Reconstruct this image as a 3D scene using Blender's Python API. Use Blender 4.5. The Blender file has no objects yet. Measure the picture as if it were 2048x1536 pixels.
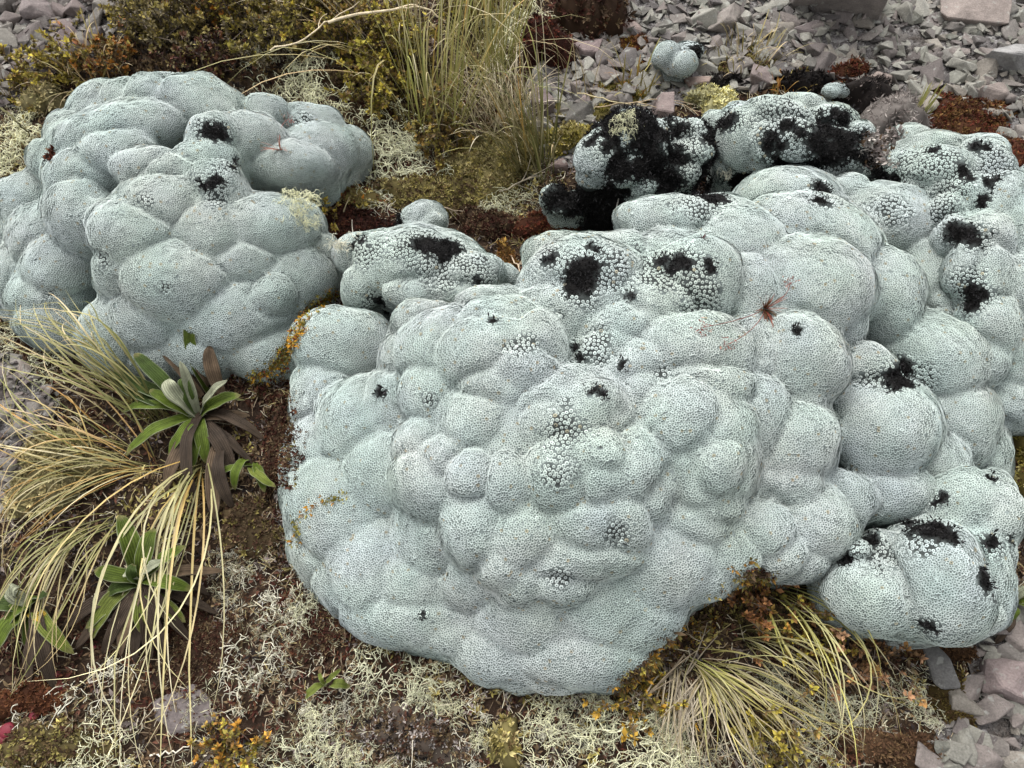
import bpy, bmesh, math, random, time
import numpy as np
from mathutils import Vector, Matrix, noise as mnoise
from mathutils.bvhtree import BVHTree
from mathutils.kdtree import KDTree

T0 = time.time()
random.seed(7)
RNG = np.random.default_rng(7)
SC = bpy.context.scene
COL = SC.collection

# ------------------------------------------------------------------ camera
CAM_H = 1.0
PITCH = math.radians(63.0)                      # below the horizontal
HFOV = math.radians(67.0)
cam_data = bpy.data.cameras.new('camera')
cam_data.sensor_fit = 'HORIZONTAL'
cam_data.angle = HFOV
cam_data.clip_start = 0.02
cam_data.clip_end = 500.0
cam = bpy.data.objects.new('camera', cam_data)
COL.objects.link(cam)
cam.location = (0, 0, CAM_H)
cam.rotation_euler = (math.pi / 2 - PITCH, 0, 0)
SC.camera = cam
FPX = 1024.0 / math.tan(HFOV / 2)
FWD = np.array([0, math.cos(PITCH), -math.sin(PITCH)])
UPV = np.array([0, math.sin(PITCH), math.cos(PITCH)])
RGT = np.array([1.0, 0, 0])
CAMP = np.array([0, 0, CAM_H])

# ------------------------------------------------------------------ sky and sun (overcast)
SUN_EL, SUN_AZ = math.radians(58), math.radians(-25)   # azimuth from +Y towards +X
world = bpy.data.worlds.new('World')
SC.world = world
world.use_nodes = True
wn = world.node_tree.nodes; wl = world.node_tree.links
bg = wn['Background']
sky = wn.new('ShaderNodeTexSky'); sky.sky_type = 'NISHITA'; sky.sun_disc = False
sky.sun_elevation = SUN_EL; sky.sun_rotation = SUN_AZ
sky.air_density = 1.0; sky.dust_density = 4.0; sky.ozone_density = 1.0
hsv = wn.new('ShaderNodeHueSaturation'); hsv.inputs['Saturation'].default_value = 0.10   # cloud cover greys the sky
wl.new(sky.outputs[0], hsv.inputs['Color']); wl.new(hsv.outputs[0], bg.inputs['Color'])
bg.inputs['Strength'].default_value = 0.15
sun_data = bpy.data.lights.new('sun', 'SUN')
sun_data.energy = 0.9; sun_data.angle = math.radians(60); sun_data.color = (1.0, 0.97, 0.93)
sun = bpy.data.objects.new('sun', sun_data)
COL.objects.link(sun)
_sd = Vector((math.sin(SUN_AZ) * math.cos(SUN_EL), math.cos(SUN_AZ) * math.cos(SUN_EL), math.sin(SUN_EL)))
sun.rotation_euler = _sd.to_track_quat('Z', 'Y').to_euler()
sun.location = _sd * 20
SC.view_settings.view_transform = 'Standard'
SC.view_settings.look = 'None'
SC.view_settings.gamma = 1.0
SC.view_settings.exposure = 1.2
SC.view_settings.use_curve_mapping = False

# ------------------------------------------------------------------ small helpers
def ray(px, py):
    d = FWD + (px - 1024.0) / FPX * RGT + (768.0 - py) / FPX * UPV
    return d
def G(px, py, z=0.0):
    """the point of the place that the photograph shows at this pixel, at height z"""
    d = ray(px, py)
    return CAMP + d * ((z - CAM_H) / d[2])
def mpp(p):
    """metres per photograph pixel at the point p"""
    return float(np.dot(np.asarray(p) - CAMP, FWD)) / FPX
def pix(P):
    q = np.asarray(P) - CAMP
    w = q @ FWD
    return 1024 + FPX * (q @ RGT) / w, 768 - FPX * (q @ UPV) / w
def gz(x, y):
    """height of the ground"""
    x = np.asarray(x, float); y = np.asarray(y, float)
    n = (0.010 * np.sin(3.1 * x + 1.3) * np.cos(2.7 * y + .4) + 0.006 * np.sin(7.7 * x - 2.1 * y + .9)
         + 0.004 * np.sin(13.1 * y + 5.2 * x) + 0.003 * np.sin(23. * x + 3) * np.sin(19. * y))
    far = np.clip((np.hypot(x, y - .9) - 2.2) / 6.0, 0, 1)
    return n - 0.012 + far * 0.12 * np.sin(0.9 * x + 0.4) * np.sin(0.7 * y + .3)
def GG(px, py, lift=0.0):
    p = G(px, py, 0.0)
    for _ in range(2):
        p = G(px, py, float(gz(p[0], p[1])) + lift)
    return p

def srgb(*c):
    c = np.array(c, float) / 255.0
    return np.where(c <= 0.04045, c / 12.92, ((c + 0.055) / 1.055) ** 2.4)

def hash3(i, j, k):
    h = (i.astype(np.int64) * 374761393 + j.astype(np.int64) * 668265263 + k.astype(np.int64) * 2147483647) & 0xffffffff
    h = ((h ^ (h >> 13)) * 1274126177) & 0xffffffff
    return ((h ^ (h >> 16)) & 0xffff) / 65535.0
def vnoise(P, scale, seed=0):
    """smooth value noise in [-1, 1]"""
    Q = np.asarray(P) * scale + seed * 17.37
    I = np.floor(Q).astype(np.int64); F = Q - I
    F = F * F * (3 - 2 * F)
    out = 0
    for dx in (0, 1):
        wx = F[..., 0] if dx else 1 - F[..., 0]
        for dy in (0, 1):
            wy = F[..., 1] if dy else 1 - F[..., 1]
            for dz in (0, 1):
                wz = F[..., 2] if dz else 1 - F[..., 2]
                out = out + wx * wy * wz * hash3(I[..., 0] + dx, I[..., 1] + dy, I[..., 2] + dz)
    return out * 2 - 1

def mesh_data(name, V, polys, cols=None, smooth=True, extra=None):
    """polys: list of integer arrays (n,3) / (n,4); cols: (nverts,3) linear colours"""
    me = bpy.data.meshes.new(name)
    V = np.ascontiguousarray(V, dtype=np.float32)
    polys = [np.asarray(p, dtype=np.int32) for p in polys if len(p)]
    nl = sum(p.size for p in polys); nf = sum(len(p) for p in polys)
    me.vertices.add(len(V)); me.vertices.foreach_set('co', V.ravel())
    me.loops.add(nl); me.polygons.add(nf)
    li = np.concatenate([p.ravel() for p in polys])
    tot = np.concatenate([np.full(len(p), p.shape[1], np.int32) for p in polys])
    st = np.concatenate([[0], np.cumsum(tot)[:-1]]).astype(np.int32)
    me.loops.foreach_set('vertex_index', li)
    me.polygons.foreach_set('loop_start', st)
    me.polygons.foreach_set('loop_total', tot)
    me.polygons.foreach_set('use_smooth', np.full(nf, smooth, dtype=bool))
    if cols is not None:
        a = me.attributes.new('col', 'FLOAT_COLOR', 'POINT')
        c4 = np.ones((len(V), 4), np.float32); c4[:, :3] = cols
        a.data.foreach_set('color', c4.ravel())
    for k, v in (extra or {}).items():
        a = me.attributes.new(k, 'FLOAT', 'POINT')
        a.data.foreach_set('value', np.ascontiguousarray(v, np.float32))
    me.update(calc_edges=True)
    me.validate()
    return me
def obj(name, me, mat=None, parent=None, loc=None):
    o = bpy.data.objects.new(name, me)
    COL.objects.link(o)
    if mat is not None and me is not None and not me.materials:
        me.materials.append(mat)
    if parent is not None:
        o.parent = parent
        if me is not None and loc is None:
            o.location = (-parent.location.x, -parent.location.y, -parent.location.z)   # part meshes are in world space
    if loc is not None:
        o.location = loc
    return o
def tag(o, label=None, cat=None, group=None, kind=None):
    if label: o['label'] = label
    if cat: o['category'] = cat
    if group: o['group'] = group
    if kind: o['kind'] = kind
    return o
def thing(name, p, label, cat, group=None):
    o = bpy.data.objects.new(name, None)
    o.empty_display_size = 0.02
    COL.objects.link(o)
    o.location = Vector([float(v) for v in p])
    return tag(o, label, cat, group)

class MB:
    """collects geometry for one mesh"""
    def __init__(s): s.V = []; s.Q = []; s.T = []; s.C = []; s.n = 0
    def add(s, V, C, Q=None, T=None):
        V = np.asarray(V, float).reshape(-1, 3)
        C = np.broadcast_to(np.asarray(C, float), V.shape)
        s.V.append(V); s.C.append(C)
        if Q is not None and len(Q): s.Q.append(np.asarray(Q).reshape(-1, 4) + s.n)
        if T is not None and len(T): s.T.append(np.asarray(T).reshape(-1, 3) + s.n)
        s.n += len(V)
    def build(s, name, mat, parent=None, smooth=True, loc=None):
        V = np.concatenate(s.V); C = np.concatenate(s.C)
        P = []
        if s.Q: P.append(np.concatenate(s.Q))
        if s.T: P.append(np.concatenate(s.T))
        return obj(name, mesh_data(name, V, P, C, smooth), mat, parent, loc)

def bez(p0, p1, p2, n, p3=None):
    t = np.linspace(0, 1, n)[:, None]
    if p3 is None:
        return (1 - t) ** 2 * p0 + 2 * t * (1 - t) * p1 + t * t * p2
    return (1 - t) ** 3 * p0 + 3 * t * (1 - t) ** 2 * p1 + 3 * t * t * (1 - t) * p2 + t ** 3 * p3
def frames(P):
    T = np.gradient(P, axis=0); T /= np.linalg.norm(T, axis=1)[:, None] + 1e-9
    ref = np.array([0.13, 0.31, 0.94]); ref /= np.linalg.norm(ref)
    S = np.cross(T, ref); S /= np.linalg.norm(S, axis=1)[:, None] + 1e-6
    N = np.cross(S, T)
    return T, S, N
def tube(mb, P, r, C, k=3):
    P = np.asarray(P, float); n = len(P)
    r = np.broadcast_to(np.asarray(r, float), (n,))
    T, S, N = frames(P)
    a = np.linspace(0, 2 * np.pi, k, endpoint=False)
    ring = P[:, None, :] + r[:, None, None] * (np.cos(a)[None, :, None] * S[:, None, :] + np.sin(a)[None, :, None] * N[:, None, :])
    C = np.asarray(C, float)
    if C.ndim == 2: C = np.repeat(C, k, axis=0)
    idx = np.arange(n * k).reshape(n, k)
    q = np.stack([idx[:-1], np.roll(idx, -1, 1)[:-1], np.roll(idx, -1, 1)[1:], idx[1:]], -1).reshape(-1, 4)
    mb.add(ring.reshape(-1, 3), C, Q=q)
def ribbon(mb, P, w, C, side=None, fold=0.35, thick=0.0):
    """a blade with a folded midrib: three vertices per station"""
    P = np.asarray(P, float); n = len(P)
    w = np.broadcast_to(np.asarray(w, float), (n,))
    T, S, N = frames(P)
    if side is not None:
        S = np.cross(T, side); S /= np.linalg.norm(S, axis=1)[:, None] + 1e-6; N = np.cross(S, T)
    L = P - S * w[:, None] / 2 + N * (w * fold / 2)[:, None]
    R = P + S * w[:, None] / 2 + N * (w * fold / 2)[:, None]
    V = np.stack([L, P, R], 1).reshape(-1, 3)
    C = np.asarray(C, float)
    if C.ndim == 2: C = np.repeat(C, 3, axis=0)
    i = np.arange(n - 1) * 3
    q = np.concatenate([np.stack([i, i + 1, i + 4, i + 3], -1), np.stack([i + 1, i + 2, i + 5, i + 4], -1)])
    mb.add(V, C, Q=q)

def basis(Nr):
    """tangent frame for an array of unit normals"""
    a = np.where(np.abs(Nr[:, 2:3]) < 0.9, np.array([[0, 0, 1.0]]), np.array([[1.0, 0, 0]]))
    U = np.cross(a, Nr); U /= np.linalg.norm(U, axis=1)[:, None]
    return U, np.cross(Nr, U)
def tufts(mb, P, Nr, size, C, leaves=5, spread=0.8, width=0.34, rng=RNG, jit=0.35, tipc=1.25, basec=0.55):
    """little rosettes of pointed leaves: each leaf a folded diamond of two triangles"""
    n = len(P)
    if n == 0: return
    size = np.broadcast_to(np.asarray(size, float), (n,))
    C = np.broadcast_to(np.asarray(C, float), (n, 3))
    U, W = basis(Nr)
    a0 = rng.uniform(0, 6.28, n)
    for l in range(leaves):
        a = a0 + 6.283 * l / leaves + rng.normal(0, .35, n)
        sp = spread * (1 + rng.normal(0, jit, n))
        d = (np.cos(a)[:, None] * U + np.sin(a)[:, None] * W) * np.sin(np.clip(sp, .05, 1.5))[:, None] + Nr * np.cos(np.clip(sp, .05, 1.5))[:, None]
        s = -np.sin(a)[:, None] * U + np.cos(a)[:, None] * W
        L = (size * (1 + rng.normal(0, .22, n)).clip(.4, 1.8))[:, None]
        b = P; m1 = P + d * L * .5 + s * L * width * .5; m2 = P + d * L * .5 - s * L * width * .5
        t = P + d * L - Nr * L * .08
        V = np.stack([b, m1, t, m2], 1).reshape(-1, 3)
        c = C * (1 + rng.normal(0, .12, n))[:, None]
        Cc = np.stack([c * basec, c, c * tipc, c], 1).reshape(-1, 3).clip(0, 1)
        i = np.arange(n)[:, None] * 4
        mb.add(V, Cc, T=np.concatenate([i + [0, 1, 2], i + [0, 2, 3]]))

# ------------------------------------------------------------------ materials
def nodes_of(name):
    m = bpy.data.materials.new(name); m.use_nodes = True
    nt = m.node_tree
    return m, nt, nt.nodes['Principled BSDF']
def N(nt, kind, **kw):
    n = nt.nodes.new(kind)
    for k, v in kw.items():
        if k.startswith('i_'): n.inputs[k[2:].replace('_', ' ')].default_value = v
        else: setattr(n, k, v)
    return n
def mat_vcol(name, rough=0.75, noise_scale=60.0, noise_amt=0.35, spec=0.25, bump=0.0, translucent=0.0, bump_scale=300.0):
    """vertex colour of the thing itself, mottled by a noise"""
    m, nt, b = nodes_of(name)
    at = N(nt, 'ShaderNodeAttribute', attribute_name='col')
    tc = N(nt, 'ShaderNodeTexCoord')
    nz = N(nt, 'ShaderNodeTexNoise'); nz.inputs['Scale'].default_value = noise_scale; nz.inputs['Detail'].default_value = 3
    nt.links.new(tc.outputs['Object'], nz.inputs['Vector'])
    mr = N(nt, 'ShaderNodeMapRange'); mr.inputs['To Min'].default_value = 1 - noise_amt; mr.inputs['To Max'].default_value = 1 + noise_amt
    mr.inputs['From Min'].default_value = .3; mr.inputs['From Max'].default_value = .7
    nt.links.new(nz.outputs['Fac'], mr.inputs['Value'])
    mx = N(nt, 'ShaderNodeVectorMath', operation='SCALE')
    nt.links.new(at.outputs['Color'], mx.inputs[0]); nt.links.new(mr.outputs[0], mx.inputs['Scale'])
    nt.links.new(mx.outputs[0], b.inputs['Base Color'])
    b.inputs['Roughness'].default_value = rough
    b.inputs['Specular IOR Level'].default_value = spec
    if bump:
        n2 = N(nt, 'ShaderNodeTexNoise'); n2.inputs['Scale'].default_value = bump_scale; n2.inputs['Detail'].default_value = 4
        nt.links.new(tc.outputs['Object'], n2.inputs['Vector'])
        bp = N(nt, 'ShaderNodeBump'); bp.inputs['Strength'].default_value = bump; bp.inputs['Distance'].default_value = 0.003
        nt.links.new(n2.outputs['Fac'], bp.inputs['Height']); nt.links.new(bp.outputs[0], b.inputs['Normal'])
    if translucent:
        tr = N(nt, 'ShaderNodeBsdfTranslucent'); nt.links.new(mx.outputs[0], tr.inputs['Color'])
        ms = N(nt, 'ShaderNodeMixShader'); ms.inputs[0].default_value = translucent
        nt.links.new(b.outputs[0], ms.inputs[1]); nt.links.new(tr.outputs[0], ms.inputs[2])
        nt.links.new(ms.outputs[0], nt.nodes['Material Output'].inputs['Surface'])
    return m
M_LEAF = mat_vcol('small_leaves', .6, 40, .25, .3, translucent=.2)
M_GRASS = mat_vcol('grass_blades', .55, 30, .2, .3, translucent=.15)
M_LICHEN = mat_vcol('lichen_branches', .85, 45, .15, .1, translucent=.22)
M_MOSS = mat_vcol('moss_leaves', .85, 30, .35, .1, translucent=.1)
M_WOOD = mat_vcol('dry_twig', .85, 120, .3, .15)
M_BLACK = mat_vcol('dead_black_tissue', .9, 90, .4, .1)
# ------------------------------------------------------------------ ground
def mat_soil():
    m, nt, b = nodes_of('dark_peaty_soil')
    tc = N(nt, 'ShaderNodeTexCoord')
    n1 = N(nt, 'ShaderNodeTexNoise'); n1.inputs['Scale'].default_value = 9; n1.inputs['Detail'].default_value = 8; n1.inputs['Roughness'].default_value = .7
    n2 = N(nt, 'ShaderNodeTexNoise'); n2.inputs['Scale'].default_value = 140; n2.inputs['Detail'].default_value = 6; n2.inputs['Roughness'].default_value = .7
    for n in (n1, n2): nt.links.new(tc.outputs['Object'], n.inputs['Vector'])
    r1 = N(nt, 'ShaderNodeValToRGB')
    r1.color_ramp.elements[0].position = .3; r1.color_ramp.elements[0].color = (.012, .008, .006, 1)
    r1.color_ramp.elements[1].position = .72; r1.color_ramp.elements[1].color = (.075, .055, .034, 1)
    e = r1.color_ramp.elements.new(.5); e.color = (.035, .022, .015, 1)
    mx = N(nt, 'ShaderNodeMix', data_type='FLOAT'); mx.inputs[0].default_value = .5
    nt.links.new(n1.outputs['Fac'], mx.inputs[2]); nt.links.new(n2.outputs['Fac'], mx.inputs[3])
    nt.links.new(mx.outputs[0], r1.inputs[0])
    nt.links.new(r1.outputs[0], b.inputs['Base Color'])
    b.inputs['Roughness'].default_value = .95; b.inputs['Specular IOR Level'].default_value = .1
    bp = N(nt, 'ShaderNodeBump'); bp.inputs['Strength'].default_value = .9; bp.inputs['Distance'].default_value = .006
    nt.links.new(n2.outputs['Fac'], bp.inputs['Height']); nt.links.new(bp.outputs[0], b.inputs['Normal'])
    return m
def build_ground():
    near = np.arange(-2.4, 2.4001, .02)
    far = np.array([3, 4, 5.5, 8, 12, 20, 35, 60.])
    xs = np.concatenate([-far[::-1], near, far])
    ys = np.concatenate([.9 - far[::-1] - 0.0, near + .9, .9 + far])
    X, Y = np.meshgrid(xs, ys, indexing='ij')
    Z = gz(X, Y)
    P = np.stack([X, Y, Z], -1)
    fine = (np.hypot(X, Y - .9) < 3)
    P[..., 2] += np.where(fine, .004 * vnoise(P, 38.0) + .003 * vnoise(P, 90.0, 3), 0)
    nx, ny = X.shape
    idx = np.arange(nx * ny).reshape(nx, ny)
    q = np.stack([idx[:-1, :-1], idx[1:, :-1], idx[1:, 1:], idx[:-1, 1:]], -1).reshape(-1, 4)
    o = obj('ground', mesh_data('ground', P.reshape(-1, 3), [q]), mat_soil())
    tag(o, 'dark peaty soil between the plants and stones', 'ground', kind='structure')
    return o
build_ground()

# ------------------------------------------------------------------ cushion plants
def surface_nets(D, o, h):
    S = D < 0
    cnt = np.zeros(tuple(s - 1 for s in D.shape), np.int8)
    for a in (0, 1):
        for b in (0, 1):
            for c in (0, 1):
                cnt += S[a:S.shape[0] - 1 + a, b:S.shape[1] - 1 + b, c:S.shape[2] - 1 + c]
    act = (cnt > 0) & (cnt < 8)
    I, J, K = np.nonzero(act)
    idx = np.full(act.shape, -1, np.int32); idx[act] = np.arange(len(I))
    cor = {}
    for a in (0, 1):
        for b in (0, 1):
            for c in (0, 1):
                cor[a, b, c] = D[I + a, J + b, K + c]
    acc = np.zeros((len(I), 3)); num = np.zeros(len(I))
    for p in cor:
        for ax in range(3):
            if p[ax] == 0:
                q = list(p); q[ax] = 1; q = tuple(q)
                va, vb = cor[p], cor[q]
                x = (va < 0) != (vb < 0)
                t = np.where(x, va / np.where(x, va - vb, 1), 0)
                pt = np.tile(np.array(p, float), (len(I), 1)); pt[:, ax] = t
                acc += pt * x[:, None]; num += x
    V = (acc / num[:, None] + np.stack([I, J, K], 1)) * h + o
    Q = []
    for ax in range(3):
        u, v = [(1, 2), (2, 0), (0, 1)][ax]
        sl0 = [slice(None)] * 3; sl1 = [slice(None)] * 3
        sl0[ax] = slice(0, -1); sl1[ax] = slice(1, None)
        s0 = S[tuple(sl0)]; s1 = S[tuple(sl1)]
        e = np.argwhere(s0 != s1)
        e = e[(e[:, u] > 0) & (e[:, v] > 0) & (e[:, u] < D.shape[u] - 1) & (e[:, v] < D.shape[v] - 1)]
        fl = s0[tuple(e.T)]
        def cell(du, dv):
            c = e.copy(); c[:, u] += du; c[:, v] += dv
            return idx[tuple(c.T)]
        q = np.stack([cell(-1, -1), cell(0, -1), cell(0, 0), cell(-1, 0)], 1)
        q[~fl] = q[~fl][:, ::-1]
        Q.append(q)
    Q = np.concatenate(Q)
    return V, Q[(Q >= 0).all(1)]

def vert_normals(V, Q):
    n = np.cross(V[Q[:, 2]] - V[Q[:, 0]], V[Q[:, 3]] - V[Q[:, 1]])
    out = np.zeros_like(V)
    for c in range(4): np.add.at(out, Q[:, c], n)
    return out / (np.linalg.norm(out, axis=1)[:, None] + 1e-12)

def parse(t):
    out = []
    for ln in t.strip().splitlines():
        for part in ln.split(';'):
            f = [float(v) for v in part.split()]
            if f: out.append((f + [0.0] * (6 - len(f)) + [.72])[:7] if len(f) < 7 else f[:7])
    return out

def sdf_plant(lobes, macro, h=0.0055, seed=0, sub=True, smooth_k=0.003, grow=1.06):
    """union of lobes seen in the photograph: centre pixel, radii in pixels, tilt in degrees, extra height in cm"""
    rng = np.random.default_rng(seed + 11)
    PRIM = []
    E = []      # centre, 3x3 rows of axes, radii, k
    LB = np.array([l[:5] for l in lobes])
    def inside(x, y, skip):
        c_, s_ = np.cos(np.radians(LB[:, 4])), np.sin(np.radians(LB[:, 4]))
        dx, dy = x - LB[:, 0], -(y - LB[:, 1])
        u, v = (dx * c_ + dy * s_) / LB[:, 2], (-dx * s_ + dy * c_) / LB[:, 3]
        q = u * u + v * v < 1.0; q[skip] = False
        return q.any()
    for li, (px, py, rx, ry, ang, dz, alp) in enumerate(lobes):
        z = macro(px, py) + dz / 100.0
        c = G(px, py, z)
        m = mpp(c)
        cth, sth = math.cos(math.radians(ang)), math.sin(math.radians(ang))
        free = 0
        for t in range(16):
            u, v = 1.12 * rx * math.cos(t * math.pi / 8), 1.12 * ry * math.sin(t * math.pi / 8)
            free += not inside(px + u * cth - v * sth, py - (u * sth + v * cth), li)
        g_ = grow * (1.27 - .27 * min(1, free / 4.0))          # lobes at the rim keep their outline, inner ones press together
        a, b = rx * m * g_, ry * m * g_
        d = c - CAMP; d /= np.linalg.norm(d)
        R = RGT - d * (RGT @ d); R /= np.linalg.norm(R); U = np.cross(R, d)
        ax1, ax2 = R * cth + U * sth, -R * sth + U * cth
        cc = 0.80 * min(1.3 * min(a, b), math.sqrt(a * b))
        cen = c + d * (cc - .016 - .10 * cc)
        Rm = np.stack([ax1, ax2, d])
        E.append((cen, Rm, np.array([a, b, cc]), smooth_k))
        E.append((cen + d * cc * .62 - np.array([0, 0, .08 * cc]), Rm, np.array([a * 1.08, b * 1.08, cc]), smooth_k))
        PRIM.append((cen, Rm, np.array([a, b, cc]), alp))
        if sub and min(rx, ry) > 36:
            for _ in range(int(rng.integers(4, 9))):
                th = rng.uniform(0, 6.28); f = rng.uniform(.10, .62)
                lx, ly = f * math.cos(th), f * math.sin(th)
                lz = -math.sqrt(max(0, 1 - lx * lx - ly * ly))
                rr = min(a, b) * rng.uniform(.24, .46)
                pc = cen + (lx * a) * ax1 + (ly * b) * ax2 + (lz * cc) * d
                inn = (cen - pc) / np.linalg.norm(cen - pc)
                E.append((pc + inn * rr * rng.uniform(.86, .97), np.eye(3), np.array([rr, rr, rr]), smooth_k * 2.5))
        # the stem mass under the lobe
        zz = cen[2]; r0 = 0.62 * min(a, b)
        while zz > -0.02:
            zz -= r0 * .6
            E.append((np.array([cen[0], cen[1] + .38 * min(a, b), zz]), np.eye(3), np.array([r0] * 3), smooth_k))
    lo = np.min([e[0] - e[2].max() for e in E], 0) - .035; hi = np.max([e[0] + e[2].max() for e in E], 0) + .035
    lo[2] = max(lo[2], -.05)
    n = np.ceil((hi - lo) / h).astype(int) + 1
    D = np.full(tuple(n), 0.06, np.float32)
    wamp = .0045
    for cen, Rm, r, k in E:
        ext = r.max() + .035
        i0 = np.maximum(0, np.floor((cen - ext - lo) / h).astype(int)); i1 = np.minimum(n, np.ceil((cen + ext - lo) / h).astype(int) + 1)
        if (i1 <= i0).any(): continue
        g = [lo[q] + h * np.arange(i0[q], i1[q]) for q in range(3)]
        X, Y, Z = np.meshgrid(*g, indexing='ij')
        wx = wamp * np.sin(31 * Y + 17 * Z + seed) + .5 * wamp * np.sin(67 * Z + 41 * X + 1)
        wy = wamp * np.sin(29 * Z + 23 * X + 2 + seed) + .5 * wamp * np.sin(71 * X + 37 * Y + 2)
        wz = .6 * wamp * np.sin(33 * X + 27 * Y + 4 + seed) + .4 * wamp * np.sin(59 * Y + 61 * X)
        p = np.stack([X + wx - cen[0], Y + wy - cen[1], Z + wz - cen[2]], -1) @ Rm.T
        k0 = np.linalg.norm(p / r, axis=-1); k1 = np.linalg.norm(p / (r * r), axis=-1) + 1e-9
        d = np.where(k0 < 1e-6, -r.min(), k0 * (k0 - 1) / k1)
        s = tuple(slice(i0[q], i1[q]) for q in range(3))
        o = D[s]
        hh = np.maximum(k - np.abs(o - d), 0) / k
        D[s] = np.minimum(o, d) - hh * hh * k * .25
    # the inside is solid: fill every column below its top, away from the overhanging rim
    S = D < 0
    foot = S.any(2)
    for _ in range(max(2, int(.016 / h))):
        f = foot.copy(); f[1:] &= foot[:-1]; f[:-1] &= foot[1:]; f[:, 1:] &= foot[:, :-1]; f[:, :-1] &= foot[:, 1:]
        f[0] = f[-1] = False; f[:, 0] = f[:, -1] = False; foot = f
    top = S.shape[2] - 1 - np.argmax(S[:, :, ::-1], axis=2)
    below = (np.arange(S.shape[2])[None, None, :] <= top[:, :, None]) & foot[:, :, None]
    D = np.where(below, np.minimum(D, -h * .6), D)
    V, Q = surface_nets(D, lo, h)
    # how close each point lies to the seam between two neighbouring lobes
    d1 = np.full(len(V), 1.0); d2 = np.full(len(V), 1.0)
    alpha = np.full(len(V), .72)
    for cen, Rm, r, alp in PRIM:
        p = (V - cen) @ Rm.T
        k0 = np.linalg.norm(p / r, axis=1); k1 = np.linalg.norm(p / (r * r), axis=1) + 1e-9
        d = k0 * (k0 - 1) / k1
        alpha = np.where(d < d1, alp, alpha)
        n1 = np.minimum(d1, d); d2 = np.minimum(d2, np.maximum(d1, d)); d1 = n1
    seamv = np.exp(-((d2 - d1) / .0055) ** 2) * np.clip(1 - (d1 - .004) / .012, 0, 1)
    # keep the one connected body
    Q = Q[~(V[Q][:, :, 2].max(1) < -.035)]
    i0 = np.concatenate([Q[:, 0], Q[:, 1], Q[:, 2], Q[:, 3]]); i1 = np.concatenate([Q[:, 1], Q[:, 2], Q[:, 3], Q[:, 0]])
    lab = np.arange(len(V))
    while True:
        m = np.minimum(lab[i0], lab[i1]); nl = lab.copy()
        np.minimum.at(nl, i0, m); np.minimum.at(nl, i1, m); nl = nl[nl]; nl = nl[nl]
        if (nl == lab).all(): break
        lab = nl
    main = np.bincount(lab).argmax(); kv = lab == main
    new = np.cumsum(kv) - 1
    Q = new[Q[kv[Q[:, 0]]]]
    return V[kv], Q, seamv[kv], alpha[kv]

def cast(bvh, px, py):
    d = Vector(ray(px, py)).normalized()
    hit, nor, idx, dist = bvh.ray_cast(Vector(CAMP), d)
    return hit, nor

def mat_cushion():
    m, nt, b = nodes_of('cushion_skin')
    at = N(nt, 'ShaderNodeAttribute', attribute_name='dead')
    tc = N(nt, 'ShaderNodeTexCoord')
    nz = N(nt, 'ShaderNodeTexNoise'); nz.inputs['Scale'].default_value = 400; nz.inputs['Detail'].default_value = 3
    nt.links.new(tc.outputs['Object'], nz.inputs['Vector'])
    live = N(nt, 'ShaderNodeMix', data_type='RGBA'); live.inputs[6].default_value = (.14, .175, .165, 1); live.inputs[7].default_value = (.27, .31, .30, 1)
    nt.links.new(nz.outputs['Fac'], live.inputs[0])
    dead = N(nt, 'ShaderNodeMix', data_type='RGBA'); dead.inputs[6].default_value = (.003, .003, .003, 1); dead.inputs[7].default_value = (.013, .012, .0115, 1)
    nt.links.new(nz.outputs['Fac'], dead.inputs[0])
    mx = N(nt, 'ShaderNodeMix', data_type='RGBA')
    nt.links.new(at.outputs['Fac'], mx.inputs[0]); nt.links.new(live.outputs[2], mx.inputs[6]); nt.links.new(dead.outputs[2], mx.inputs[7])
    nt.links.new(mx.outputs[2], b.inputs['Base Color'])
    b.inputs['Roughness'].default_value = .9; b.inputs['Specular IOR Level'].default_value = .1
    bp = N(nt, 'ShaderNodeBump'); bp.inputs['Strength'].default_value = .7; bp.inputs['Distance'].default_value = .003
    nt.links.new(nz.outputs['Fac'], bp.inputs['Height']); nt.links.new(bp.outputs[0], b.inputs['Normal'])
    return m
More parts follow.
